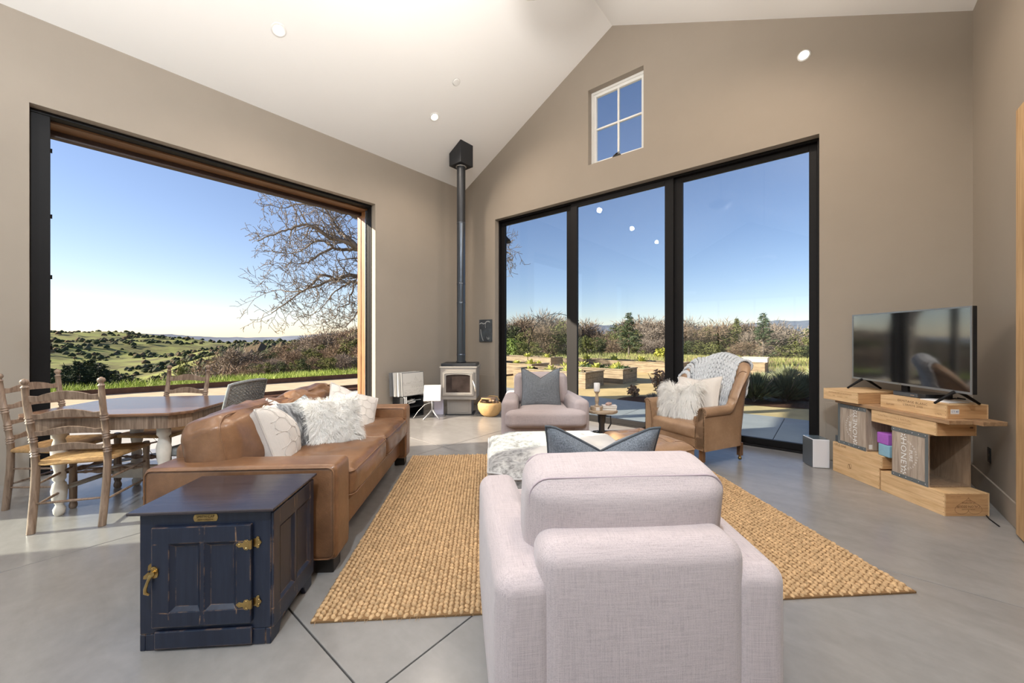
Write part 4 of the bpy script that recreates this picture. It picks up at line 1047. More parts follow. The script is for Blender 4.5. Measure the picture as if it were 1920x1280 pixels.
# ---- tan library chair (local +x is the front, +y its left) and its matching footstool
NAIL = simple('antique nailhead', (.16, .10, .05), .35, .9)
OAKLEG = wood('brown chair leg', (.10, .045, .02), (.26, .13, .06), 3, 2, .4)
lib = thing('library_chair', 'tan leather library chair with rolled arms, draped with a knit throw', 'armchair', (2.015, 4.235, .008), math.atan2(-.415, -.91))
HW = .39
ARC = [0.0]; _p = Vector((0, HW - .01))
for _k in range(1, 2001):
    _a = _k / 2000 * math.pi / 2; _q = Vector((.17 * math.sin(_a) ** .55, (HW - .01) * max(0, math.cos(_a)) ** .55)); ARC.append(ARC[-1] + (_q - _p).length); _p = _q
ARC = [_v / ARC[-1] for _v in ARC]
def plan(t):      # U-shaped plan from left front (t=0) round the back (t=.5) to right front (t=1)
    s = 1 if t < .5 else -1; q = t if t < .5 else 1 - t
    if q < .30: f = q / .30; return Vector((lerp(.32, -.16, f), s * lerp(HW, HW - .01, f), 0)), Vector((0, s, 0))
    f = (q - .30) / .20; k = max(0, min(1999, bisect.bisect_left(ARC, f) - 1))
    a = (k + (f - ARC[k]) / max(1e-9, ARC[k + 1] - ARC[k])) / 2000 * math.pi / 2; n = Vector((-math.sin(a), s * math.cos(a), 0))
    e = .55; sg = lambda v: math.copysign(abs(v) ** e, v)
    return Vector((-.16 - .17 * abs(sg(math.sin(a))), s * (HW - .01) * abs(sg(math.cos(a))), 0)), n
def topz(t):
    q = t if t < .5 else 1 - t
    return lerp(.595, 1.02, sst(.235, .37, q)) + .07 * sst(.37, .5, q)
def lean(t, z):
    q = t if t < .5 else 1 - t
    return Vector((-.17 * sst(.2, .42, q) * max(0, z - .30) / .75, 0, 0))
def section(t):
    p, n = plan(t); zt = topz(t); q = t if t < .5 else 1 - t; roll = .052; th = lerp(.105, .12, sst(.25, .45, q)); S = []
    def P(off, z): return p + n * off + lean(t, z) + Vector((0, 0, z))
    S += [P(0, .17), P(0, .30), P(0, zt - .16), P(.002, zt - .09)]
    for k in range(7): a = R(-70 + 250 * k / 6); S.append(P(-.028 + roll * math.cos(a), zt - .045 + roll * math.sin(a)))
    S += [P(-th * .8, zt - .16), P(-th - .02, lerp(zt, .42, .55)), P(-th - .03, .46), P(-th, .36)]
    return S
def shell(t0, t1, n, name):
    b = MB(); secs = [section(lerp(t0, t1, k / n)) for k in range(n + 1)]; m_ = len(secs[0])
    for s_ in secs: b.v += [tuple(v) for v in s_]
    for k in range(n):
        for i in range(m_ - 1): q = k * m_ + i; b.f.append((q, q + m_, q + m_ + 1, q + 1)); b.m.append(0)
    for k in (0, n): b.f.append(tuple(k * m_ + i for i in range(m_))); b.m.append(0)
    return b.build(name, TANLEATHER, lib, smooth=True, angle=50)
shell(0, .27, 14, 'arm'); bk = shell(.27, .73, 40, 'back'); shell(.73, 1, 14, 'arm')
g = MB()
for i_ in (.33, .40, .47, .53, .60, .67):
    S = section(i_); g.tube([S[k] + (S[k] - plan(i_)[0]).normalized() * 0 + Vector((.002, 0, .001)) for k in range(7, 13)], .003, 5)
g.build('tuft_seam', simple('tan seam', (.17, .08, .035), .5), bk, smooth=True)
for t_i in (.30, .345, .39, .435, .5, .565, .61, .655, .70):
    for k_i, w_i in ((11, .1), (11, .75)):
        S = section(t_i); q = S[k_i].lerp(S[k_i + 1], w_i); n_ = plan(t_i)[1]; g = MB().lathe([(.013, 0), (.010, .006), (.0008, .009)], 10, frame(q - n_ * -.004, n_.cross(Vector((0, 0, 1))), (0, 0, 1)) @ Matrix.Rotation(math.pi, 4, 'X')); g.build('button', TANLEATHER, bk, smooth=True)
MB().rbox(.33, .30, .075, .04, (0, 0, .335), (.01, .0, .03), seg=3, inner=8, fn=wrink(.006, 8, 4)).build('seat', TANLEATHER, lib, smooth=True)
MB().prism([tuple((plan(k / 40)[0] - plan(k / 40)[1] * .02).xy) for k in range(41)][::-1], .172, .30).build('seat_frame', TANLEATHER, lib, bevel=.004)
for s in (1, -1):
    fa = MB(); px_, n_ = plan(0 if s > 0 else 1)
    pr = [(0, .18), (0, .56)] + [(-.028 + .05 * math.cos(R(a)), .55 + .05 * math.sin(R(a))) for a in range(0, 181, 30)] + [(-.095, .46), (-.105, .32), (-.10, .18)]
    fa.prism([(q, z) for q, z in pr], -.012, .0, frame((.32, s * HW, 0), (0, s, 0), (0, 0, 1)) if s > 0 else frame((.32, s * HW, 0), (0, s, 0), (0, 0, 1)))
    o = fa.build('arm_facing', TANLEATHER, lib, bevel=.004); nb = MB()
    for i in range(len(pr) - 1):
        a, c = Vector(pr[i]), Vector(pr[i + 1]); k = max(1, int((c - a).length / .016))
        for q in range(k):
            w = a.lerp(c, q / k); w = Vector((-.03, .38)).lerp(w, .93); nb.lathe([(.0055, 0), (.004, .004), (.0005, .0052)], 6, frame((.32 + .001, s * (HW + w.x), w.y), (0, 1, 0), (0, 0, 1)))
    o2 = nb.build('nailheads', NAIL, o, smooth=True); o2.location = (.0125, 0, 0); tag(o2, kind='stuff')
for sx, sy in ((1, 1), (1, -1), (-1, 1), (-1, -1)):
    x, y = (.27 if sx > 0 else -.27), sy * .32; k = -.03 if sx < 0 else 0
    lg = MB().prism([(-.022, -.022), (.022, -.022), (.022, .022), (-.022, .022)], 0, .14, Matrix.Translation((x + k, y, .045))).build('leg', OAKLEG, lib, bevel=.004)
    MB().cyl((x + k - .006, y - .006, .017), (x + k + .012, y + .008, .017), .017, n=12).cyl((x + k, y, .03), (x + k, y, .048), .012, n=8).build('caster', BRASS, lg, smooth=True)
# footstool
fs_ = thing('tufted_footstool', 'tan leather footstool with deep buttoned top, pushed against the tan chair', 'footstool', (1.235, 3.545, .022), math.atan2(-.415, -.91) + R(-3))
hx, hy = .235, .355; poly = [(p[0], p[1]) for p in outline(hx, hy, 0, .025, 3)]
b, btn, hh, dens = tuft_top(hx, hy, .315, .075, 2, 3, poly, .05); b.build('tufted_top', TANLEATHER, fs_, smooth=True)
MB().prism(poly, .245, .314).build('cushion_band', TANLEATHER, fs_)
MB().prism([(x * .985, y * .985) for x, y in poly], .14, .243).build('base_frame', TANLEATHER, fs_)
g = MB(); g.tube([(p.x * 1.003, p.y * 1.003, .315) for p in dens], .005, 6, closed=True); g.build('piping', TANLEATHER, fs_, smooth=True)
g = MB()
for i in range(len(dens)):
    a, c = dens[i], dens[(i + 1) % len(dens)]; k = max(1, int((c - a).length / .017))
    for q in range(k):
        w = a.lerp(c, q / k); nn = Vector((w.x / hx, w.y / hy)); ax = Vector((math.copysign(1, nn.x), 0, 0)) if abs(nn.x) > abs(nn.y) else Vector((0, math.copysign(1, nn.y), 0))
        g.lathe([(.005, 0), (.004, .003), (.0005, .0045)], 6, frame((w.x, w.y, .252), Vector((0, 0, 1)).cross(ax), (0, 0, 1)))
tag(g.build('nailheads', NAIL, fs_, smooth=True), kind='stuff')
g = MB(); lines = []
for i, (bx, by) in enumerate(btn):
    MB().lathe([(.012, 0), (.009, .006), (.001, .008)], 10, Matrix.Translation((bx, by, hh(bx, by, .4) - .002))).build('button', TANLEATHER, fs_, smooth=True)
for (ax_, ay), (cx_, cy_) in [((btn[0]), (btn[4])), (btn[1], btn[3]), (btn[1], btn[5]), (btn[2], btn[4]), (btn[0], (-hx, -hy)), (btn[0], (-hx, btn[0][1] + .11)), (btn[2], (-hx, hy)), (btn[3], (hx, -hy)), (btn[5], (hx, hy)), (btn[4], (hx, btn[4][1])), (btn[1], (-hx, btn[1][1]))]:
    pts = []
    for k in range(9):
        x, y = lerp(ax_, cx_, k / 8), lerp(ay, cy_, k / 8); f = max(abs(x) / hx, abs(y) / hy); pts.append((x, y, hh(x, y, min(f, .995)) + .0005))
    g.tube(pts, .003, 4)
g.build('tuft_crease', simple('tan crease', (.15, .07, .03), .5), fs_, smooth=True)
for sx in (-1, 1):
    for sy in (-1, 1):
        lg = MB().lathe([(.018, .035), (.024, .07), (.016, .085), (.026, .14)], 10, Matrix.Translation((sx * .19, sy * .31, 0))).build('leg', OAKLEG, fs_, smooth=True)
        MB().cyl((sx * .19 - .008, sy * .31, .016), (sx * .19 + .008, sy * .31, .016), .016, n=12).build('caster', BRASS, lg, smooth=True)
# pillows and throw on the tan chair
LM = lib.matrix_basis.copy(); LM = Matrix.Translation(lib.location) @ Matrix.Rotation(lib.rotation_euler.z, 4, 'Z')
def lp_(x, y, z): return LM @ Vector((x, y, z))
def ln_(x, y, z): return LM.to_3x3() @ Vector((x, y, z))
pillow('cream linen pillow behind the shaggy one on the tan chair', 'throw_pillow', CREAM, pframe(lp_(-.07, -.02, .665), ln_(.93, .1, .35), roll=R(5)), .52, .40, .15, .16, CREAMTHREAD, None, None, 8)
pillow('shaggy white mohair pillow leaning forward on the tan chair', 'throw_pillow', FURW, pframe(lp_(.10, -.11, .60), ln_(.90, .12, .42), roll=R(6)), .42, .40, .17, .50, None, FURW, None, 9, furlen=.11, furn=9000, furw=.0014, droop=.75)
KNIT = simple('chunky pale grey yarn', (.56, .575, .59), .9, var=.15, scale=30, bmp=.4, bscale=90)
thr = thing('knit_throw', 'chunky pale grey knit throw draped over the back of the tan chair', 'throw'); thr.matrix_world = LM
def drape(u, v):     # u across the back (right to left), v from the seat side over the top to the outside
    t = lerp(.69, .375, u); S = section(t); q = [S[13], S[12], S[11].lerp(S[12], .2), S[10], S[9], S[8], S[7], S[6], S[5], S[3], S[2], S[1].lerp(S[2], .6)]
    f = v * (len(q) - 1); i = min(int(f), len(q) - 2); p = q[i].lerp(q[i + 1], f - i); c = sum((w for w in q), Vector()) / len(q)
    d = (p - Vector((c.x, c.y, min(p.z, c.z + .12)))); d = d.normalized() if d.length > 1e-6 else Vector((0, 0, 1))
    return p + d * .020
b = MB(); NU, NV = 16, 34
for i in range(NU):
    for j in range(NV):
        u = (i + .5) / NU; v = (j + .5) / NV
        for s in (-1, 1):
            a = drape(max(0, min(1, u + s * .47 / NU)), max(0, v - .75 / NV)); c = drape(u + s * .10 / NU, min(1, v + .75 / NV)); mid = drape(u + s * .30 / NU, v)
            out = (mid - Vector((-.25, mid.y, .80))).normalized() * .008
            b.tube([a, mid + out, c], [.006, .0118, .006], 6)
tag(b.build('knit_stitches', KNIT, thr, smooth=True), kind='stuff')
b = MB(); b.grid(lambda u, v: tuple(drape(u, v)), 18, 40); b.build('backing', simple('knit gap shade', (.16, .17, .18), .95), thr, smooth=True)  # dark sheet behind the stitches paints the shade in the gaps
g = MB()
for u in (.0, 1.0, .42):
    for s in (0, 1):
        pts = []
        for k in range(61):
            v = k / 60; p = drape(u, v * (.99)); side = LM.to_3x3().inverted() @ Vector((0, 0, 0)); w = math.sin(k * 1.3 + s * math.pi) * .010
            out = (p - Vector((-.25, p.y, .80))).normalized(); pts.append(p + Vector((w * .3, w, 0)) + out * (.010 + .008 * math.cos(k * 1.3 + s * math.pi)))
        g.tube(pts, .0105, 6)
tag(g.build('braided_edge', KNIT, thr, smooth=True), kind='stuff')

# ================================================================== NAVY CABINET
m, t_, p_ = nodes('worn navy paint'); v_ = coords(t_)
bv = N(t_, 'ShaderNodeBevel', Radius=.006); bv.samples = 4; ge = t_.nodes.new('ShaderNodeNewGeometry')
dt = t_.nodes.new('ShaderNodeVectorMath'); dt.operation = 'DOT_PRODUCT'; t_.links.new(bv.outputs[0], dt.inputs[0]); t_.links.new(ge.outputs['Normal'], dt.inputs[1])
ed = ramp(t_, dt.outputs['Value'], [(.86, (1, 1, 1)), (.985, (0, 0, 0))]); nz = ramp(t_, tex(t_, v_, 14, 5, .65), [(.47, (0, 0, 0)), (.58, (1, 1, 1))])
msk = mixc(t_, 1.0, ed, nz, 'MULTIPLY')
pt_ = ramp(t_, tex(t_, coords(t_, (20, 20, 1.5)), 3, 4), [(.3, (.008, .012, .026)), (.7, (.015, .021, .040))])
t_.links.new(mixc(t_, msk, pt_, (.42, .24, .12)), p_.inputs['Base Color']); p_.inputs['Roughness'].default_value = .33; NAVY = m
NAVYTOP = wood('dark polished top', (.020, .016, .020), (.055, .040, .042), 3, 0, .2, .08)
cab = thing('ice_box_cabinet', 'distressed navy painted cabinet with brass latch and hinges beside the sofa', 'cabinet', (-1.298, 1.80, 0), R(4.5))
CW, CD, CH = .26, .195, .572
b = MB().box(-CW, CW, -CD, CD, .07, CH)
for sx in (-1, 1):
    b.prism([(-CD, 0), (-CD + .07, 0), (-CD + .085, .04), (-CD + .13, .069), (CD - .13, .069), (CD - .085, .04), (CD - .07, 0), (CD, 0), (CD, .0695), (-CD, .0695)][::1], 0, .022, frame((sx * CW - (.022 if sx > 0 else 0), 0, 0), (0, 1, 0), (0, 0, 1)))
b.box(-CW + .022, CW - .022, -CD, -CD + .02, .0, .07)
b.build('carcass', NAVY, cab, bevel=.004)
MB().box(-CW - .032, CW + .022, -CD - .026, CD + .012, CH, CH + .012).box(-CW - .012, CW + .010, -CD - .008, CD + .006, CH - .007, CH).build('top', [NAVYTOP], cab, bevel=.006, seg=3)
def recess_frame(b, x0, x1, z0, z1, holes, y0, y1, M=None):
    xs = sorted({x0, x1} | {h for q in holes for h in q[:2]}); zs = sorted({z0, z1} | {h for q in holes for h in q[2:]})
    for i in range(len(xs) - 1):
        for j in range(len(zs) - 1):
            cx_, cz_ = (xs[i] + xs[i + 1]) / 2, (zs[j] + zs[j + 1]) / 2
            if any(h[0] < cx_ < h[1] and h[2] < cz_ < h[3] for h in holes): continue
            b.box(xs[i], xs[i + 1], y0, y1, zs[j], zs[j + 1], M)
    return b
def panel(b, x0, x1, z0, z1, y, dep, M=None):    # sunk panel with sloping sides
    r = .016; o = [(x0, z0), (x1, z0), (x1, z1), (x0, z1)]; q = [(x0 + r, z0 + r), (x1 - r, z0 + r), (x1 - r, z1 - r), (x0 + r, z1 - r)]
    b.add([(x, y, z) for x, z in o] + [(x, y + dep, z) for x, z in q], [(4, 5, 6, 7)] + [(i, (i + 1) % 4, 4 + (i + 1) % 4, 4 + i) for i in range(4)], M)
x0, x1 = -CW + .058, CW - .072; H1 = (x0 + .070, x0 + .188, .168, .448); H2 = (x0 + .208, x0 + .330, .168, .448)
dr = recess_frame(MB(), x0, x1, .105, .518, [H1, H2], -CD - .018, -CD).build('door', NAVY, cab)
mdf = dr.modifiers.new('weld', 'WELD'); mb_ = dr.modifiers.new('bevel', 'BEVEL'); mb_.width = .004; mb_.segments = 2; mb_.limit_method = 'ANGLE'
for h in (H1, H2):
    b = MB(); panel(b, *h, -CD - .0165, .0125); b.build('sunk_panel', NAVY, dr)
MB().box(x0 + .006, x1 + .0, -CD - .012, -CD, .012, .085).build('bottom_rail', NAVY, cab, bevel=.005)
# side panels (right side, two sunk panels)
SM = frame((CW, 0, 0), (0, 1, 0), (0, 0, 1)); SMz = SM @ Matrix(((1, 0, 0, 0), (0, 0, 1, 0), (0, -1, 0, 0), (0, 0, 0, 1)))
def side(b, x0, x1, z0, z1, o0, o1): b.box(CW + o0, CW + o1, x0, x1, z0, z1)
b = MB(); hs = [(-CD + .055, -.012, .15, .475), (.012, CD - .045, .15, .475)]
ys = sorted({-CD, CD} | {q for h in hs for q in h[:2]})
for i in range(len(ys) - 1):
    for z0, z1 in ((.07, .15), (.15, .475), (.475, CH - .014)):
        c = (ys[i] + ys[i + 1]) / 2
        if z0 == .15 and any(h[0] < c < h[1] for h in hs): continue
        side(b, ys[i], ys[i + 1], z0, z1, 0.0005, .011)
o = b.build('side_frame', NAVY, cab); o.modifiers.new('weld', 'WELD'); mb_ = o.modifiers.new('bevel', 'BEVEL'); mb_.width = .0035; mb_.segments = 2; mb_.limit_method = 'ANGLE'
for h in hs:
    r = .014; q0 = [(h[0], h[2]), (h[1], h[2]), (h[1], h[3]), (h[0], h[3])]; q1 = [(h[0] + r, h[2] + r), (h[1] - r, h[2] + r), (h[1] - r, h[3] - r), (h[0] + r, h[3] - r)]
    MB().add([(CW + .0105, y, z) for y, z in q0] + [(CW + .0012, y, z) for y, z in q1], [(4, 5, 6, 7)] + [(i, (i + 1) % 4, 4 + (i + 1) % 4, 4 + i) for i in range(4)]).build('sunk_panel', NAVY, cab)
FF = frame((0, -CD, 0), (1, 0, 0), (0, 0, 1))     # front face: x right, y up, z toward the viewer
def hinge(z):
    xh = x1; g = MB()
    lf = [(-.058, .002), (-.046, .012), (-.030, .008), (-.024, .020), (-.012, .022), (-.004, .014), (-.004, -.014), (-.012, -.022), (-.024, -.020), (-.030, -.008), (-.046, -.010)]
    g.prism([(xh + a, z + c) for a, c in lf][::-1], .0185, .0215, FF)
    rf = [(.002, -.016), (.014, -.018), (.018, -.024), (.026, -.022), (.028, -.012), (.036, 0), (.028, .012), (.026, .024), (.018, .026), (.012, .018), (.002, .016)]
    g.prism([(xh + a, z + c) for a, c in rf], .0005, .0045, FF)
    g.cyl((xh, -CD - .018, z - .018), (xh, -CD - .018, z + .018), .006, n=10)
    for a, c, d in ((-.044, .001, .0215), (-.016, .014, .0215), (-.016, -.014, .0215), (.025, .010, .0045), (.025, -.010, .0045)):
        g.lathe([(.0035, 0), (.0025, .0018), (.0004, .0022)], 8, FF @ Matrix.Translation((xh + a, z + c, d)))
    g.build('brass_hinge', BRASS, dr, bevel=.0008)
hinge(.435); hinge(.185)
g = MB(); lx, lz = x0 + .003, .325
g.prism([(lx + a, lz + c) for a, c in ((.000, .030), (.004, .036), (.016, .036), (.026, .026), (.028, .004), (.024, -.008), (.010, -.012), (.000, -.006))][::-1], .0185, .0225, FF)
g.prism([(lx + a, lz + c) for a, c in ((-.018, .036), (-.010, .044), (-.003, .040), (-.003, .030), (-.010, .018), (-.020, .014))][::-1], .0005, .012, FF)
g.prism([(lx + a, lz + c) for a, c in ((-.014, .012), (-.004, .008), (-.006, -.004), (-.022, -.016), (-.032, -.014), (-.030, -.002))][::-1], .014, .019, FF)
g.tube([FF @ Vector(q) for q in ((lx + .016, lz + .012, .024), (lx + .004, lz + .002, .030), (lx - .004, lz - .020, .033), (lx - .010, lz - .045, .036), (lx - .008, lz - .060, .038), (lx + .004, lz - .070, .034))], [.008, .007, .0055, .0065, .007, .004], 8)
g.cyl(FF @ Vector((lx + .012, lz + .012, .02)), FF @ Vector((lx + .012, lz + .012, .033)), .010, n=12)
for a, c in ((.005, .028), (.020, .016)): g.lathe([(.003, 0), (.002, .0016), (.0004, .002)], 8, FF @ Matrix.Translation((lx + a, lz + c, .0225)))
g.build('brass_latch', BRASS, dr, smooth=True, angle=35)
pl = MB().prism([(a, c + .546) for a, c in ((-.047, -.008), (-.043, -.015), (.043, -.015), (.047, -.008), (.049, 0), (.047, .008), (.043, .015), (-.043, .015), (-.047, .008), (-.049, 0))], .0, .003, FF).build('brass_plate', BRASS, cab, bevel=.001)
DKB = simple('dark brass lettering', (.10, .065, .025), .5, .6)
text('SMITH CAP', .017, DKB, FF @ Matrix.Translation((.0, .5515, .003)), pl, sx=.85); text('REFRIGERATOR', .009, DKB, FF @ Matrix.Translation((0, .5385, .003)), pl)

# ================================================================== DINING SET
CHAIRW = wood('weathered chair wood', (.13, .075, .045), (.36, .255, .18), 3, 2, .45, .2)
RUSH = simple('woven rush', (.46, .27, .11), .7, var=.35, scale=40)
TABLEW = wood('dark table top', (.085, .04, .022), (.20, .105, .06), 3, 0, .22, .08)
WHITEW = simple('chalky white paint', (.62, .57, .50), .7, var=.12, scale=14)
def ladder_chair(label, loc, rz):
    t = thing('ladder_back_chair', label, 'chair', loc, rz, 'ladder back dining chairs')
    prof = [(0, .021), (.30, .022), (.44, .021), (.50, .020), (.505, .024), (.517, .017), (.522, .024), (.534, .017), (.539, .024), (.551, .018), (.60, .018), (.605, .023), (.617, .017), (.622, .023), (.634, .017), (.639, .023), (.651, .018), (.73, .0185), (.735, .023), (.747, .017), (.752, .023), (.764, .017), (.769, .023), (.781, .018), (.86, .018), (.93, .017), (.97, .016), (.975, .021), (.985, .012), (.992, .012), (1.0, .019), (1.012, .022), (1.024, .017), (1.032, .003)]
    def py(z): return -.235 + .045 * sst(0, .4, z) - .075 * sst(.42, 1.05, z)
    for s in (-1, 1):
        MB().tube([(s * (.185 + .012 * z), py(z), z) for z, _ in prof], [r for _, r in prof], 10).build('rear_post', CHAIRW, t, smooth=True, angle=50)
        fp_ = [(0, .016), (.01, .022), (.03, .024), (.05, .018), (.06, .016), (.07, .021), (.20, .023), (.30, .021), (.33, .019), (.335, .023), (.347, .018), (.352, .023), (.364, .018), (.40, .021), (.46, .022), (.475, .019), (.478, .004)]
        MB().lathe([(r, z) for z, r in fp_], 10, Matrix.Translation((s * .225, .185, 0))).build('front_leg', CHAIRW, t, smooth=True, angle=50)
    for z, h in ((.525, .06), (.64, .06), (.755, .065), (.875, .07)):
        w = .185 + .012 * z - .012; n = 16; top = []
        for k in range(n + 1):
            x = -1 + 2 * k / n; top.append((x * w, h * (.62 + .38 * max(0, math.cos(x * 1.9)) ** 1.5 - .10 * math.exp(-((abs(x) - .78) / .12) ** 2))))
        lo_ = [(w, 0), (w * .5, .006), (0, .010), (-w * .5, .006), (-w, 0)]
        a = math.atan2(py(z + h) - py(z), h)
        MB().prism([(q[0], q[1]) for q in lo_[::-1]] + top[::-1], -.006, .006, frame((0, py(z), z), (1, 0, 0), (0, math.sin(a), math.cos(a)))).build('back_slat', CHAIRW, t, bevel=.002)
    # rush seat: nested strands in four triangles
    zc = .455; fl, fr, rl, rr_ = Vector((-.235, .195, 0)), Vector((.235, .195, 0)), Vector((-.19, -.185, 0)), Vector((.19, -.185, 0)); cl, cr = Vector((-.05, .01, 0)), Vector((.05, .01, 0))
    b = MB(); n = 20
    for k in range(n):
        f = (k + .5) / n; q = [fl.lerp(cl, f), fr.lerp(cr, f), rr_.lerp(cr, f), rl.lerp(cl, f)]; z = zc + .006 - .010 * f
        for i in range(4):
            a, c = q[i], q[(i + 1) % 4]; b.tube([(a.x, a.y, z), (c.x, c.y, z)], [.0068, .0068], 5, cap=False)
    b.box(-.17, .17, -.17, .18, zc - .016, zc - .004)
    e = [fl, fr, rr_, rl]
    for i in range(4):
        a, c = e[i], e[(i + 1) % 4]; b.tube([(a.x, a.y, zc - .006), (c.x, c.y, zc - .006)], .016, 8)
    b.build('rush_seat', RUSH, t, smooth=True)
    def rung(p, q, r=.008): return MB().tube([p, Vector(p).lerp(Vector(q), .5), q], [r * .8, r * 1.15, r * .8], 8).build('rung', CHAIRW, t, smooth=True)
    for s in (-1, 1):
        for z in (.17, .31): rung((s * .187, py(z), z), (s * .225, .185, z + .01))
    rung((-.185, py(.19), .19), (.185, py(.19), .19))
    pts = []; rad = []
    for k in range(25):
        x = -1 + 2 * k / 24; pts.append((x * .225, .185, .27)); rad.append(.008 + .014 * math.exp(-((abs(x) - .30) / .16) ** 2) + .006 * math.exp(-((abs(x) - .68) / .06) ** 2))
    MB().tube(pts, rad, 8).build('turned_stretcher', CHAIRW, t, smooth=True)
    return t
ca = ladder_chair('ladder back dining chair nearest the camera, back turned to us', (-3.08, 2.815, 0), R(17.5))
dup(ca, label='ladder back dining chair at the left end of the table, cut by the frame', loc=(-3.60, 3.09, 0), rz=R(-86))
dup(ca, label='ladder back dining chair on the far side of the table, facing us', loc=(-3.185, 3.50, 0), rz=R(178))
tb = thing('dining_table', 'dark topped dining table with clipped corners and white turned legs', 'table', (-2.97, 3.11, 0), R(8))
def clip(hx, hy, c): return [(-hx + c, -hy), (hx - c, -hy), (hx, -hy + c), (hx, hy - c), (hx - c, hy), (-hx + c, hy), (-hx, hy - c), (-hx, -hy + c)]
MB().prism(clip(.56, .44, .10), .738, .762).build('table_top', TABLEW, tb, bevel=.007, seg=3)
MB().prism(clip(.535, .415, .10), .645, .7375).build('apron', CHAIRW, tb, bevel=.003)
lp2 = [(.018, 0), (.030, .02), (.034, .05), (.022, .075), (.020, .085), (.038, .12), (.044, .19), (.036, .235), (.024, .25), (.036, .27), (.036, .30), (.026, .32), (.040, .40), (.046, .48), (.034, .54), (.028, .56), (.042, .58), (.042, .645)]
TM = Matrix.Translation((-2.97, 3.11, 0)) @ Matrix.Rotation(R(8), 4, 'Z'); Ti = TM.inverted(); lps = []
for p in ((-3.31, 2.80), (-2.60, 2.86), (-2.72, 3.36), (-3.31, 3.38)):
    q = Ti @ Vector((p[0], p[1], 0)); lps.append(q)
    MB().lathe(lp2, 14, Matrix.Translation(q)).build('table_leg', WHITEW, tb, smooth=True)
bp_, bq = Ti @ Vector((-3.31, 3.19, 0)), Ti @ Vector((-2.66, 3.19, 0)); b = MB()
b.prism([(-.022, -.05), (.022, -.05), (.022, .05), (-.022, .05)], 0, (bq - bp_).length, frame(bp_ + Vector((0, 0, .19)), (bq - bp_).cross(Vector((0, 0, 1))), (0, 0, 1)) @ Matrix.Diagonal((1, 1, -1, 1)))
o = b.build('stretcher_board', WHITEW, tb, bevel=.003)
b = MB()
for i, k in ((0, 3), (1, 2)): b.tube([lps[i] + Vector((0, 0, .19)), lps[k] + Vector((0, 0, .19))], .018, 8); b.build('stretcher_bar', WHITEW, tb, smooth=True)
# wicker chair at the right end of the table
WICK = simple('grey wicker', (.20, .205, .20), .8, var=.35, scale=60)
wk = thing('wicker_chair', 'grey woven wicker dining chair between the table and the sofa', 'chair', (-2.44, 3.11, 0), R(88))
def wb(u, v): x = (u - .5) * .43; return Vector((x * (1 - .06 * v), -.19 - .12 * v - .035 * math.cos((u - .5) * 3.0) + .0, .44 + .50 * v + .015 * math.cos((u - .5) * 3.1) * v))
b = MB(); nr, nc = 44, 26
for r_ in range(nr + 1):
    pts = []
    for c in range(nc + 1): q = wb(c / nc, r_ / nr); q.y += .004 * (1 if (r_ + c) % 2 else -1); pts.append(q)
    b.tube(pts, .0056, 4, cap=False)
tag(b.build('woven_back', WICK, wk, smooth=True), kind='stuff')
b = MB()
for c in range(nc // 2 + 1): b.tube([wb(c * 2 / nc, v / 6) for v in range(7)], .0045, 4)
b.tube([wb(0, v / 6) for v in range(7)] + [wb(u / 10, 1) for u in range(1, 11)] + [wb(1, 1 - v / 6) for v in range(1, 7)], .013, 6)
b.build('back_frame', WICK, wk, smooth=True)
MB().rbox(.225, .20, .03, .02, (0, .0, .43), seg=2, inner=3).build('woven_seat', WICK, wk, smooth=True)
for sx in (-1, 1):
    for sy in (-1, 1): MB().cyl((sx * .20, sy * .18, 0), (sx * .20, sy * .175, .41), .016, .02, 8).build('leg', WICK, wk, smooth=True)

# ================================================================== WOOD STOVE CORNER
STOVE = simple('taupe enamel', (.30, .275, .25), .35, .1); STOVETRIM = simple('pale nickel', (.62, .58, .53), .3, .7); IRON = simple('black stove iron', (.028, .030, .034), .45, .3)
st = thing('wood_stove', 'freestanding wood stove on a pedestal with arched glass door', 'stove', (-.885, 6.62, 0), R(-1))
MB().box(-.24, .24, -.20, .18, 0, .012).build('pedestal_base', IRON, st, bevel=.003)
MB().box(-.205, .205, -.17, .16, .012, .272).build('pedestal', STOVE, st, bevel=.006)
MB().box(-.16, .16, -.176, -.17, .04, .25).build('ash_panel', STOVE, st, bevel=.003)
MB().box(-.30, .30, -.28, .22, .272, .80).build('firebox', STOVE, st, bevel=.012, seg=3)
MB().box(-.31, .31, -.295, .23, .80, .822).build('top_trim', STOVETRIM, st, bevel=.004)
MB().box(-.295, .295, -.25, .22, .822, .87).build('top_plate', IRON, st, bevel=.008)
def arch(w, z0, z1, rise, n=10): return [(-w, z0), (w, z0)] + [(w * math.cos(math.pi * k / n) if 0 < k < n else (w if k == 0 else -w), z1 + rise * math.sin(math.pi * k / n)) for k in range(n + 1)]
FS = frame((0, -.28, 0), (1, 0, 0), (0, 0, 1))
dr2 = MB()
out = arch(.255, .345, .725, .03); inn = arch(.20, .395, .67, .025); n = len(out)
dr2.add([(x, z, .03) for x, z in out] + [(x, z, .03) for x, z in inn] + [(x, z, 0) for x, z in out] + [(x, z, .012) for x, z in inn], [(i, (i + 1) % n, n + (i + 1) % n, n + i) for i in range(n)] + [(2 * n + i, 2 * n + (i + 1) % n, (i + 1) % n, i) for i in range(n)] + [(n + i, n + (i + 1) % n, 3 * n + (i + 1) % n, 3 * n + i) for i in range(n)], FS)
sd = dr2.build('door', STOVETRIM, st)
MB().prism(inn, .006, .012, FS).build('fire_glass', simple('sooty glass', (.05, .038, .034), .12, var=.5, scale=6), sd)
g = MB(); g.tube([FS @ Vector((x, z, .034)) for x, z in arch(.228, .370, .70, .027)], .006, 6, closed=True); g.box(-.12, .10, -.318, -.30, .352, .378); g.build('door_bead', STOVETRIM, sd, smooth=True, angle=30)
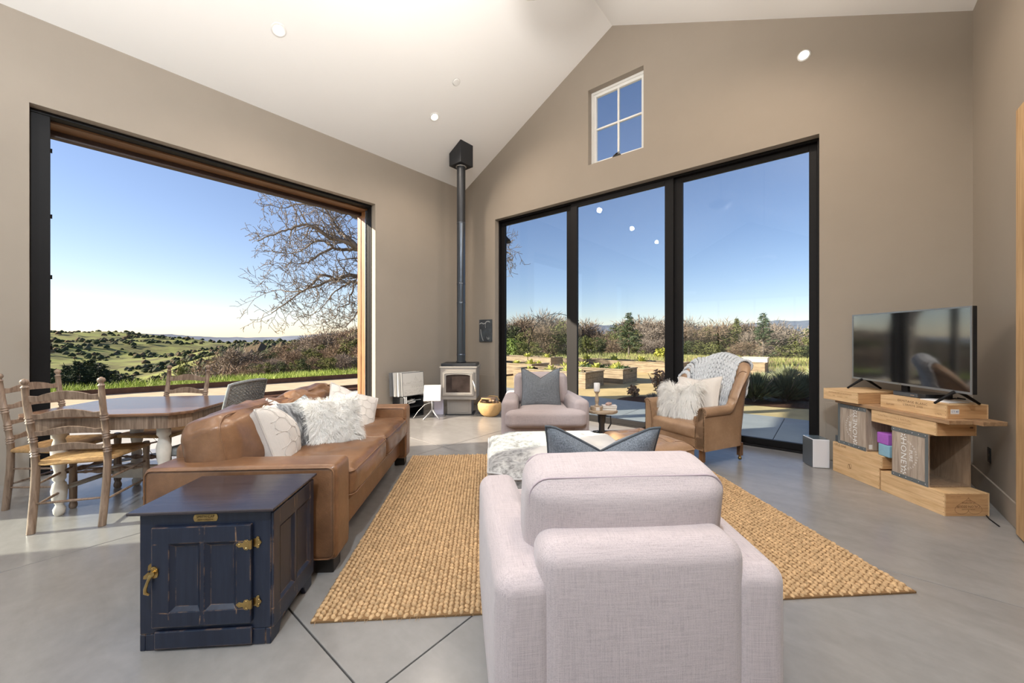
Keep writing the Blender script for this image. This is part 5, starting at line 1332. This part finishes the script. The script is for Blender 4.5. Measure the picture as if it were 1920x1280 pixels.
MB().tube([(.24, -.31, .60), (.255, -.335, .58), (.285, -.35, .50), (.295, -.35, .42)], [.008, .009, .014, .016], 8).build('door_handle', STOVETRIM, sd, smooth=True)
PIPE = simple('stove pipe steel', (.075, .085, .10), .28, .7)
fl_ = thing('stove_flue', 'tall dark steel flue pipe rising from the stove to the ceiling box', 'flue', (-.885, 6.66, 0), 0)
for k, (z0, z1) in enumerate(((.872, 1.02), (1.02, 1.92), (1.92, 2.25), (2.25, 3.30), (3.30, 4.30))):
    MB().lathe([(.074, z0), (.074, z1 - .03), (.077, z1 - .028), (.077, z1 - .004), (.074, z1)], 24).build('pipe_section', PIPE if k < 4 else IRON, fl_, smooth=True, angle=40)
MB().lathe([(.085, .8705), (.085, .89), (.076, .90)], 24).build('collar', IRON, fl_, smooth=True)
bx = thing('flue_support_box', 'black square support box where the flue meets the sloped ceiling', 'flue box', (-.885, 6.66, 0), -YAW)
uc = uvof(-.885, 6.66)[0]; zt = lambda x: zroof(uc + x) - .002; q_ = .145
MB().add([(-q_, -q_, 4.27), (q_, -q_, 4.27), (q_, q_, 4.27), (-q_, q_, 4.27), (-q_, -q_, zt(-q_)), (q_, -q_, zt(q_)), (q_, q_, zt(q_)), (-q_, q_, zt(-q_))], [(0, 3, 2, 1), (4, 5, 6, 7), (0, 1, 5, 4), (1, 2, 6, 5), (2, 3, 7, 6), (3, 0, 4, 7)]).build('box_shell', IRON, bx, bevel=.003)
MB().lathe([(.095, 4.262), (.095, 4.2695)], 24).build('trim_collar', CHROME, bx, smooth=True)
t = thing('hearth_tile', 'dark slate tile lying on the floor right of the stove', 'tile', (-.50, 6.46, 0), R(2)); MB().box(-.09, .09, -.10, .12, 0, .014).build('tile_body', simple('slate', (.13, .125, .12), .6), t, bevel=.003)
# canvases stacked on a low black rack, against the left wall
RACK = simple('black rack paint', (.015, .016, .018), .4)
rk = room(thing('media_rack', 'low black rack with coiled white cables beside the sofa end', 'rack')); rk.location = W(.03, 1.46)
b = MB().box(.0, .30, -.20, -.185, 0, .33).box(0, .30, .185, .20, 0, .33).box(0, .012, -.185, .185, .0, .33); b.build('side_panel', RACK, rk, bevel=.002)
MB().box(.012, .30, -.185, .185, .012, .024).build('shelf', RACK, rk); MB().box(.012, .30, -.185, .185, .16, .17).build('shelf', RACK, rk)
MB().cyl((.285, -.17, .0), (.285, -.17, .34), .012).cyl((.285, -.135, .0), (.285, -.135, .34), .012).build('front_post', WHITE, rk)
cb = room(thing('cable_coil', 'coil of white cable resting in the black rack', 'cable')); cb.location = W(.03, 1.46)
b = MB(); random.seed(12)
for k in range(9):
    r1, r2 = random.uniform(.07, .11), random.uniform(.03, .05); c = (.17 + random.uniform(-.02, .02), random.uniform(-.03, .05), .215 + k * .006)
    b.tube([(c[0] + r2 * math.sin(a), c[1] + r1 * math.cos(a), c[2] + .012 * math.sin(a * 2 + k)) for a in [6.283 * q / 18 for q in range(18)]], .0055, 5, closed=True)
b.tube([(.18, .10, .25), (.25, .20, .26), (.32, .30, .20), (.40, .42, .17)], .004, 5); b.build('cable', WHITE, cb, smooth=True)
CANV = simple('primed canvas', (.60, .575, .53), .85, bmp=.2, bscale=200); CEDGE = simple('grey canvas edge', (.16, .16, .16), .7); INK = simple('pencil ink', (.30, .27, .23), .9)
for k in range(4):
    t = room(thing('framed_canvas', ('sketch of a river city with dome and bridge, front of the canvas stack', 'pale edged canvas second in the stack by the stove', 'pale edged canvas third in the stack by the stove', 'dark framed canvas at the back of the stack by the wall')[k], 'picture'))
    t.location = W(.03 + .255 - k * .055, 1.44 + .035 * k, .345); t.rotation_euler = (0, R(-4), -YAW)
    MB().box(-.018, .018, -.215, .215, 0, .385).build('canvas_edge', (CEDGE, CANV, CANV, CEDGE)[k], t, bevel=.002)
    if k == 0:
        MB().box(.0182, .0192, -.205, .205, .010, .375).build('picture_face', CANV, t)
        FP = frame((.0194, 0, 0), (0, 1, 0), (0, 0, 1)); g = MB(); rr = random.Random(3)
        def ln(x0, y0, x1, y1, w=.002): d = Vector((x1 - x0, y1 - y0)); n_ = Vector((-d.y, d.x)).normalized() * w / 2; g.add([(x0 - n_.x, y0 - n_.y, 0), (x1 - n_.x, y1 - n_.y, 0), (x1 + n_.x, y1 + n_.y, 0), (x0 + n_.x, y0 + n_.y, 0)], [(0, 1, 2, 3)], FP)
        ln(-.2, .2, .2, .205); ln(-.2, .18, .2, .185, .003)
        for q in range(7):
            x = -.03 + q * .034
            for w in range(8): a0, a1 = math.pi * w / 8, math.pi * (w + 1) / 8; ln(x + .015 * math.cos(a0), .13 + .04 * math.sin(a0), x + .015 * math.cos(a1), .13 + .04 * math.sin(a1), .003)
        for q in range(60): x = rr.uniform(-.2, .2); y = .2 + .05 * math.exp(-(x - .05) ** 2 / .01) * rr.random(); ln(x, y, x + rr.uniform(-.012, .012), y + rr.uniform(.0, .035), .0018)
        for w in range(10): a0, a1 = math.pi * w / 10, math.pi * (w + 1) / 10; ln(.05 + .022 * math.cos(a0), .255 + .035 * math.sin(a0), .05 + .022 * math.cos(a1), .255 + .035 * math.sin(a1), .003)
        ln(.05, .29, .05, .33, .003)
        for q in range(170): x, y = rr.uniform(-.2, .2), rr.uniform(.012, .11); ln(x, y, x + rr.uniform(-.025, .025), y + rr.uniform(-.01, .012), .0016)
        tag(g.build('sketch_lines', INK, t), kind='stuff')
dish = thing('satellite_panel', 'white square flat antenna panel on a small grey tripod by the stove', 'antenna', (-1.29, 6.20, 0), R(6))
MB().box(-.138, .138, -.012, .012, 0, .27).build('panel', simple('satin white plastic', (.72, .69, .66), .35), dish, bevel=.01, seg=3, loc=(-.0, -.03, .275), rot=(R(-22), 0, 0))
GRYM = simple('grey tripod', (.33, .33, .34), .4, .4)
MB().cyl((0, .02, .10), (0, .03, .36), .018).build('mast', GRYM, dish, smooth=True)
for a in (-125, -55, 90):
    MB().tube([(0, .02, .13), (math.cos(R(a)) * .10, .02 + math.sin(R(a)) * .10, .07), (math.cos(R(a)) * .22, .02 + math.sin(R(a)) * .20, .006)], [.016, .013, .008], 8).build('leg', GRYM, dish, smooth=True)
MB().tube([(0, .03, .25), (-.12, .0, .22), (-.22, -.03, .12), (-.29, -.06, .02)], .0035, 6).build('cable', WHITE, dish, smooth=True)
t = thing('modem_box', 'pale lavender box standing behind the white antenna panel', 'box', (-1.24, 6.50, 0), R(3)); MB().box(-.08, .08, -.03, .03, 0, .27).build('box_body', simple('lavender card', (.58, .55, .66), .6), t, bevel=.006)
BASKET = simple('tan canvas log bag', (.40, .25, .105), .7, var=.2, scale=10, bmp=.3, bscale=60)
bk_ = thing('log_basket', 'tan leather log carrier on the floor between stove and glass', 'basket', (-.37, 6.35, 0), R(-20))
b = MB(); prof = [(.10, .004), (.15, .04), (.195, .12), (.20, .19), (.18, .235), (.17, .235), (.19, .185), (.185, .12), (.145, .045), (.09, .015)]
b.lathe(prof, 20, Matrix.Diagonal((1.05, .8, 1, 1))); b.build('bag', BASKET, bk_, smooth=True)
for s in (-1, 1): MB().tube([(-.12, s * .13, .25), (-.07, s * .15, .31), (.07, s * .15, .31), (.12, s * .13, .25)], .010, 6).build('handle', BASKET, bk_, smooth=True)
LOG = wood('split firewood', (.10, .065, .045), (.34, .22, .14), 3, 0, .8, .5); random.seed(8)
for k in range(6):
    a = random.uniform(-.5, .5); t = thing('firewood_log', 'split log sticking out of the tan log carrier', 'log', (-.37 + random.uniform(-.06, .06), 6.35 + random.uniform(-.05, .05), .13 + .032 * k), a, 'logs in the tan carrier'); r_ = random.uniform(.028, .04)
    MB().prism([(r_ * math.cos(q) * random.uniform(.8, 1.1), r_ * math.sin(q) * random.uniform(.8, 1.1)) for q in (0, 1.1, 2.1, 3.2, 4.2, 5.2)], -.12, .12, frame((0, 0, 0), (0, 1, 0), (0, 0, 1))).build('log_body', LOG, t, bevel=.003)
t = room(thing('wall_art', 'small dark glossy print of pale curving shapes by the slider', 'picture')); t.location = W(.58, 0, 1.432)
MB().box(-.16, .16, -.026, -.001, -.21, .21).build('print_panel', simple('dark blue grey print', (.055, .065, .075), .2, var=.6, scale=6), t, bevel=.002)
g = MB(); FP = frame((0, -.0268, 0), (1, 0, 0), (0, 0, 1)); AR = simple('pale print marks', (.40, .41, .40), .3)
def arc(pts, w):
    for i in range(len(pts) - 1):
        a, c = Vector(pts[i]), Vector(pts[i + 1]); n_ = Vector((-(c - a).y, (c - a).x)).normalized() * w / 2; g.add([(a.x - n_.x, a.y - n_.y, 0), (c.x - n_.x, c.y - n_.y, 0), (c.x + n_.x, c.y + n_.y, 0), (a.x + n_.x, a.y + n_.y, 0)], [(0, 1, 2, 3)], FP)
arc([(-.15, .13), (-.10, .15), (-.04, .13), (.0, .14), (.03, .17), (.08, .175), (.12, .16)], .018); arc([(-.12, .03), (-.11, -.05), (-.08, -.14), (-.05, -.19)], .014); arc([(.02, .16), (.0, .10), (.01, .05)], .008)
for k in range(7): arc([(.03 + .012 * k, -.11 - .006 * k), (.05 + .01 * k, -.16), (.09, -.17 + .01 * k)], .003)
g.build('print_marks', AR, t)
# side table with candle, wooden block, books and shell
TT = wood('limed table wood', (.30, .21, .13), (.52, .40, .28), 3, 0, .5); PEW = simple('pewter iron', (.13, .125, .12), .4, .7)
sd_ = thing('pedestal_side_table', 'small round side table with iron crank pedestal beside the far armchair', 'side table', (1.045, 4.46, 0), 0)
MB().lathe([(.175, .437), (.180, .442), (.180, .462), (.174, .467)], 32).build('table_top', TT, sd_, smooth=True, angle=40)
MB().lathe([(.06, .0), (.055, .03), (.035, .05), (.033, .30), (.045, .32), (.045, .40), (.085, .42), (.085, .436)], 20).build('pedestal', PEW, sd_, smooth=True, angle=50)
for a in (20, 140, 260): MB().tube([(math.cos(R(a)) * .04, math.sin(R(a)) * .04, .20), (math.cos(R(a)) * .10, math.sin(R(a)) * .10, .19), (math.cos(R(a)) * .16, math.sin(R(a)) * .16, .10), (math.cos(R(a)) * .21, math.sin(R(a)) * .21, .012)], [.018, .016, .014, .012], 8).build('leg', PEW, sd_, smooth=True)
MB().tube([(.04, 0, .39), (.10, -.01, .39), (.105, -.01, .30), (.07, -.01, .24)], .008, 8).build('crank', PEW, sd_, smooth=True)
t = thing('wood_disc', 'round pale wooden box under the candlestick', 'box', (.975, 4.42, .467), 0); MB().lathe([(.068, 0), (.07, .004), (.07, .040), (.066, .044)], 24).build('box_body', TT, t, smooth=True, angle=40); MB().box(-.02, .02, -.0715, -.068, .004, .04).build('clasp', CREAM, t)
t = thing('candlestick', 'turned pale wooden candlestick holding a white pillar candle', 'candle holder', (.98, 4.42, .511), 0)
MB().lathe([(.026, 0), (.028, .008), (.018, .016), (.016, .03), (.024, .06), (.022, .09), (.015, .115), (.018, .125), (.013, .135), (.030, .165), (.034, .172)], 20).build('stick', TT, t, smooth=True)
t = thing('pillar_candle', 'white pillar candle standing on the wooden candlestick', 'candle', (.98, 4.42, .6835), 0)
MB().lathe([(.034, 0), (.035, .003), (.035, .090), (.033, .094), (.012, .090), (.001, .089)], 20).build('wax', simple('candle wax', (.80, .76, .72), .5), t, smooth=True, angle=40); MB().cyl((0, 0, .089), (.001, 0, .102), .0012, n=5).build('wick', BLACK, t)
for k, (c, lab) in enumerate((((.55, .46, .38), 'lower beige book on the pedestal side table'), ((.66, .60, .55), 'upper pale book on the pedestal side table, under the shell'))):
    t = thing('book', lab, 'book', (1.125, 4.43, .4675 + .027 * k), R(-12 + 8 * k), 'books on the side table')
    MB().box(-.08, .08, -.055, .055, 0, .003).box(-.08, .08, -.055, .055, .022, .025).box(-.08, -.077, -.055, .055, .003, .022).build('cover', simple('book cloth %d' % k, c, .7), t); MB().box(-.076, .077, -.052, .052, .0032, .0218).build('pages', simple('paper edge', (.72, .68, .62), .9), t)
t = thing('stone_shell', 'lumpy pink stone on top of the books', 'stone', (1.115, 4.42, .520), .4); MB().rbox(.034, .022, .017, .014, (0, 0, .016), seg=3, inner=3, fn=wrink(.012, 30, 2)).build('stone_body', simple('pink stone', (.45, .30, .25), .6, var=.3, scale=40), t, smooth=True)

# ================================================================== CRATES AND TELEVISION
PINE = wood('wine box pine', (.60, .36, .165), (.84, .58, .32), 3, 1, .55, .25, grain=14); PINEX = wood('wine box pine end', (.48, .25, .10), (.72, .43, .21), 3, 0, .55, .25, grain=14)
GREYWOOD = wood('weathered crate plank', (.32, .24, .18), (.58, .475, .375), 3, 2, .65, .3, grain=16); GREYIN = wood('crate interior', (.20, .125, .075), (.36, .25, .16), 3, 2, .65, .3, grain=12)
BURN = simple('burned lettering', (.16, .075, .03), .8); BURNL = simple('faint burned lettering', (.36, .18, .075), .8); WHITEP = simple('white stencil paint', (.80, .78, .74), .7); ZINC = simple('riveted zinc strip', (.20, .22, .22), .45, .5)
def crate(label, x0, x1, y0, y1, z0, z1, rz=0, boards=1, lid=True):
    cx_, cy_ = (x0 + x1) / 2, (y0 + y1) / 2; t = thing('wine_crate', label, 'crate', (cx_, cy_, z0), R(rz)); hx, hy, h = (x1 - x0) / 2, (y1 - y0) / 2, z1 - z0; th = .010
    top = h - (.008 if lid else 0)
    for s in (-1, 1):
        for k in range(boards):
            MB().box(s * hx - (th if s > 0 else 0), s * hx + (th if s < 0 else 0), -hy, hy, top * k / boards + (.0012 if k else 0), top * (k + 1) / boards).build('side_board', PINE, t, bevel=.0012, seg=1)
        MB().box(-hx + th + .0003, hx - th - .0003, s * hy - (th if s > 0 else 0), s * hy + (th if s < 0 else 0), 0, top).build('end_board', PINEX, t, bevel=.0012, seg=1)
    MB().box(-hx + th, hx - th, -hy + th, hy - th, .0, .008).build('bottom_board', PINEX, t)
    if lid: MB().box(-hx, hx, -hy, hy, top + .0005, h).build('lid', PINE, t, bevel=.0012, seg=1)
    g = MB()
    for z in ([.25, .5, .75] if h < .13 else [.15, .38, .62, .85]): g.lathe([(.0025, 0), (.0006, .0008)], 6, frame((-hx - .0002, -hy + .006, h * z), (0, -1, 0), (0, 0, 1)))
    g.build('nails', BURN, t)
    t['front'] = 1; del t['front']
    return t, frame((-hx, 0, 0), (0, -1, 0), (0, 0, 1)), frame((0, -hy, 0), (1, 0, 0), (0, 0, 1)), hx, hy, h
TR = Matrix.Translation
# floor row
t, F, E_, hx, hy, h = crate('pine wine crate on the floor at the right, stamped with an upside down heart', 3.15, 3.48, 2.79, 3.272, 0, .166, 0, 2)
UP = Matrix.Rotation(math.pi, 4, 'Z'); EM = E_ @ TR((.01, .074, 0)) @ UP
for s, sz, y in (('CHATEAU', .014, -.034 + .07 - .056), ('CALON-SEGUR', .024, .004), ('ST-ESTEPHE', .018, -.024), ('GRAND CRU CLASSE', .010, .025), ('MEDOC', .010, -.040)):
    if s == 'CHATEAU': continue
    text(s, sz, BURN, EM @ TR((0, y, 0)), t, sx=1.05)
g = MB(); hp = []
for k in range(61):
    a = 6.2832 * k / 60; x = 16 * math.sin(a) ** 3; y = 13 * math.cos(a) - 5 * math.cos(2 * a) - 2 * math.cos(3 * a) - math.cos(4 * a); hp.append(EM @ Vector((x * .0062, (y + 2.2) * .0042, .0006)))
g.tube(hp, .0008, 4, closed=True); g.build('heart_outline', BURN, t); text('2010 · OWC', .014, BURNL, E_ @ TR((-.085, .142, 0)) @ UP, t)
t, F, E_, hx, hy, h = crate('tall pine wine crate on the floor next to the white speaker, with burned emblem', 3.15, 3.46, 3.285, 3.76, 0, .182, 0, 1)
g = MB(); q = F @ TR((-.05, .10, .0006))
for s in (-1, 1): g.tube([q @ Vector((s * .008 + .010 * math.cos(a), .004 * s + .022 * math.sin(a), 0)) for a in [6.2832 * k / 20 for k in range(20)]], .0012, 4, closed=True)
g.tube([q @ Vector((x, y, 0)) for x, y in ((-.012, .02), (.0, 0), (.012, -.022))], .0014, 4); g.build('burned_emblem', BURN, t)
t, F, E_, hx, hy, h = crate('shallow pine wine crate stacked on the floor crate beside the white speaker', 3.15, 3.46, 3.262, 3.76, .1825, .286)
text('OPUS ONE', .026, BURN, F @ TR((-.165, .083, 0)), t, sx=1.05); text('OWC', .010, BURN, E_ @ TR((-.07, .08, 0)), t)
# honey boxes
def honey(label, y0, y1, z0, z1, flip, planks):
    x0, x1 = 3.152, 3.475; t = thing('honey_crate', label, 'crate', ((x0 + x1) / 2, (y0 + y1) / 2, z0), 0); hx, hy, h = (x1 - x0) / 2, (y1 - y0) / 2, z1 - z0; th = .012
    e = [-hy] + [hy - 2 * hy * p for p in planks][::-1] + [hy]
    for k in range(len(e) - 1): MB().box(-hx, -hx + th, e[k] + .0008, e[k + 1] - .0008, .0, h).build('plank', GREYWOOD, t, bevel=.0012, seg=1)
    MB().box(hx - th, hx, -hy, hy, 0, h).build('back_panel', GREYIN, t); MB().box(-hx + th + .0004, hx - th - .0004, -hy, hy, 0, th).build('bottom_panel', GREYIN, t, bevel=.002)
    MB().box(-hx + th + .0004, hx - th - .0004, -hy, hy, h - th, h).build('top_panel', GREYIN, t, bevel=.002)
    if flip: MB().box(-hx + th + .0004, hx - th - .0004, hy - th, hy, th, h - th).build('end_panel', GREYIN, t)
    else: MB().box(-hx + th + .0004, hx - th - .0004, -hy, -hy + th, th, h - th).build('end_panel', GREYWOOD, t)
    F = frame((-hx, 0, 0), (0, -1, 0), (0, 0, 1))
    for z in (.0, h - .032):
        mtl = MB().box(-hy - .001, hy + .001, z, z + .032, .0003, .0022, F).build('metal_strip', ZINC, t); g = MB()
        for k in range(6): g.lathe([(.0055, 0), (.0042, .003), (.0005, .0042)], 8, F @ TR((-hy + .018 + (2 * hy - .036) * k / 5, z + .016, .0022)))
        g.build('rivets', CHROME, mtl, smooth=True)
    if flip: MB().box(hy - .022, hy + .001, .033, h - .033, .0003, .0018, F).build('metal_edge', ZINC, t)
    else: MB().box(-hy - .001, -hy + .022, .033, h - .033, .0003, .0018, F).build('metal_edge', ZINC, t)
    B = F @ TR((0, h / 2, 0)) @ Matrix.Rotation(R(-90 if flip else 90), 4, 'Z')
    text('HONEY', .062, WHITEP, B @ TR((0, -.045 if flip else -.038, 0)), t, sx=1.15, spacing=1.05); text('PURE', .036, WHITEP, B @ TR((0, .012, 0)), t, sx=1.1)
    wrd = 'UNADULTERATED'
    for k, ch in enumerate(wrd):
        a = R(62 - 124 * k / (len(wrd) - 1)); text(ch, .020, WHITEP, B @ TR((-.12 * math.sin(a), -.062 + .118 * math.cos(a) + .0, 0)) @ Matrix.Rotation(a, 4, 'Z'), t)
    g = MB()
    for s in (-1, 1):
        for k in range(5):
            a = R(72 * k); c = Vector((s * .142, -.045 if flip else -.038)); p1 = c + Vector((math.cos(a), math.sin(a))) * .006
            lf = [p1 + Vector((math.cos(a + w), math.sin(a + w))) * r_ for w, r_ in ((0, 0), (.6, .010), (0, .020), (-.6, .010))]; g.add([(q.x, q.y, .0009) for q in lf], [(0, 3, 2, 1)], B)
    g.build('leaf_ornament', WHITEP, t); return t
honey('weathered honey crate lying on its side, open end facing us, at the right', 2.90, 3.178, .1665, .566, True, (.28, .46, .72))
hl = honey('weathered honey crate at the left, standing under the plank', 3.41, 3.70, .2865, .668, False, (.22, .63))
MB().box(-.135, -.105, -.1452, -.1445, .02, .06).build('white_tag', WHITEP, hl)
t = thing('small_dark_box', 'small dark box peeking out left of the left honey crate', 'box', (3.22, 3.735, .2865), 0); MB().box(-.05, .05, -.028, .02, 0, .06).build('box_body', simple('dark slate card', (.06, .07, .08), .5), t, bevel=.003)
for nm, c, z0, z1, yo, lab in (('yoga_block', (.24, .42, .52), .2865, .388, 0, 'pale blue foam block between the honey crates'), ('yoga_block', (.40, .12, .50), .3885, .482, .012, 'purple foam block on top of the blue one')):
    t = thing(nm, lab, 'foam block', (3.29, 3.262 + yo, z0), R(-6)); MB().rbox(.115, .055, (z1 - z0) / 2, .008, (0, 0, (z1 - z0) / 2), seg=3, inner=2).build('block_body', simple(nm + str(z0), c, .8, var=.06, scale=30), t, smooth=True)
crate('long pine wine crate bridging the honey crate, under the plank', 3.155, 3.46, 2.85, 3.362, .5685, .670)
t = bpy.data.objects[[o.name for o in bpy.data.objects if o.name.startswith('wine_crate')][-1]]; F = frame((-.1525, 0, 0), (0, -1, 0), (0, 0, 1))
text('CHATEAU LEOVILLE BARTON', .020, BURNL, F @ TR((-.06, .068, 0)), t); text('GRAND CRU CLASSE SAINT JULIEN', .013, BURNL, F @ TR((-.02, .042, 0)), t)
MB().box(.10, .125, -.2565, -.2562, .055, .068).build('inspection_stamp', BURN, t)
PLK = wood('shelf plank', (.30, .165, .08), (.52, .33, .18), 3, 1, .6, .3, grain=12)
for lab, x0, x1, y0, y1 in (('front shelf plank under the television crates', 3.15, 3.325, 2.76, 3.735), ('rear shelf plank sticking out to the right', 3.335, 3.51, 2.71, 3.735)):
    t = thing('shelf_plank', lab, 'plank', ((x0 + x1) / 2, (y0 + y1) / 2, .672)); MB().box(-(x1 - x0) / 2, (x1 - x0) / 2, -(y1 - y0) / 2, (y1 - y0) / 2, 0, .031).build('plank_body', PLK, t, bevel=.003)
t, F, E_, hx, hy, h = crate('pine wine crate at the top left, under the left television foot', 3.085, 3.56, 3.47, 3.80, .704, .806, 7)
text('DOMAINE DE LA ROMANEE', .018, BURNL, F @ TR((0, .072, 0)), t); text('1999      SAVIGNY      1999', .013, BURNL, F @ TR((0, .042, 0)), t)
t, F, E_, hx, hy, h = crate('pine wine crate with two printed lines and white paper label, under the right television foot', 3.19, 3.50, 2.812, 3.315, .704, .808)
text('ERMITAGE BLANC', .026, BURN, F @ TR((.01, .080, 0)), t, sx=1.0, spacing=1.1); text("L'ERMITE 2000", .022, BURN, F @ TR((.015, .053, 0)), t, spacing=1.1); text('EXPORT', .018, BURN, F @ TR((-.165, .036, 0)), t); text('LY071', .017, BURN, F @ TR((.20, .024, 0)), t, spacing=1.1)
lb = MB().box(-.125, -.062, .035, .070, .0003, .0009, E_).build('paper_label', WHITE, t); text('CT.40', .020, simple('blue label ink', (.03, .10, .35), .6), E_ @ TR((-.0935, .052, .0009)), lb, lift=.0003)
# television
tv = thing('television', 'flat screen television with silver bezel on black splayed feet', 'television', (3.325, 3.262, .896), math.atan2(.135, -1) - 0)
HWT, HT = .566, .630
# local x runs along the screen to the viewer's right, local y points away from the viewer
tv.rotation_euler = (0, 0, math.atan2(-1, -.135))
b = MB().box(-HWT, HWT, 0, .030, 0, HT); b.build('cabinet', BLACKGLOSS, tv, bevel=.004)
m, t_, p_ = nodes('tv screen'); p_.inputs['Base Color'].default_value = (.012, .012, .013, 1); p_.inputs['Roughness'].default_value = .06; p_.inputs['IOR'].default_value = 3.6; SCREEN = m
MB().box(-HWT + .012, HWT - .012, -.0022, -.0002, .016, HT - .012).build('screen', SCREEN, tv)
SILV = simple('silver bezel', (.42, .44, .46), .3, .8)
b = MB(); b.box(-HWT, HWT, -.005, -.0001, HT - .012, HT).box(-HWT, HWT, -.005, -.0001, 0, .016).box(-HWT, -HWT + .012, -.005, -.0001, .016, HT - .012).box(HWT - .012, HWT, -.005, -.0001, .016, HT - .012); b.build('bezel', SILV, tv)
MB().box(-.035, -.005, -.0062, -.0051, .004, .011).build('logo_plate', CHROME, tv)
for s, zf in ((-1, -.0895), (1, -.0875)):
    b = MB(); x = s * .44
    for k in (-1, 1): b.tube([(x, .015, .01), (x + .0, .015 + k * .03, -.004), (x, .015 + k * .145, zf + .006)], [.013, .013, .009], 6)
    b.build('foot', BLACK, tv, smooth=True)
b = MB().box(-.03, .03, .015, .035, -.06, .05); b.build('rear_cable_post', BLACK, tv)
t = thing('media_player', 'slim black disc player under the television', 'disc player', (3.41, 3.185, .809), R(2)); MB().box(-.115, .115, -.125, .125, 0, .036).build('case', simple('black player case', (.02, .022, .025), .3), t, bevel=.003); MB().box(-.117, -.1151, -.07, .123, .004, .032).build('front_panel', simple('grey player front', (.07, .08, .09), .25), t); MB().box(-.1178, -.1171, -.045, -.015, .014, .022).build('logo_plate', CHROME, t)
t = thing('booklet', 'white booklet lying under the right end of the television', 'booklet', (3.345, 2.965, .8085), R(4)); MB().box(-.085, .085, -.095, .095, 0, .006).build('pages', simple('booklet white', (.78, .77, .78), .7), t, bevel=.001)
t = thing('power_cable', 'loop of black cable lying behind the disc player', 'cable', (3.42, 3.02, .8155)); MB().tube([(.05 * math.cos(a), .05 * math.sin(a), .006 + .008 * math.sin(a * 1.5) ** 2) for a in [.26 * k for k in range(25)]] + [(.12, -.03, .004), (.14, .04, .004)], .004, 6).build('cable', BLACK, t, smooth=True)
# speaker on the floor
sp_ = thing('speaker', 'white box speaker with brushed grey side on the floor by the glass', 'speaker', (3.095, 3.895, 0), R(-10))
MB().box(-.075, .075, -.085, .095, .002, .286).build('cabinet', simple('white lacquer', (.70, .70, .73), .4), sp_, bevel=.008, seg=3)
MB().box(-.0775, -.0752, -.080, .090, .008, .280).build('side_panel', simple('brushed grey panel', (.20, .21, .22), .35, .6), sp_); MB().box(-.070, .070, -.080, .090, .2861, .288).build('top_panel', simple('smoked top', (.10, .13, .15), .2), sp_)
t = thing('floor_cable', 'black cable running along the foot of the right wall', 'cable'); pts = [W(ROOM_W - .10, .15 + .12 * k, .005) + UX * (.012 * math.sin(k * 1.7)) for k in range(9)]
MB().tube(pts, .004, 6).build('cable', BLACK, t, smooth=True)
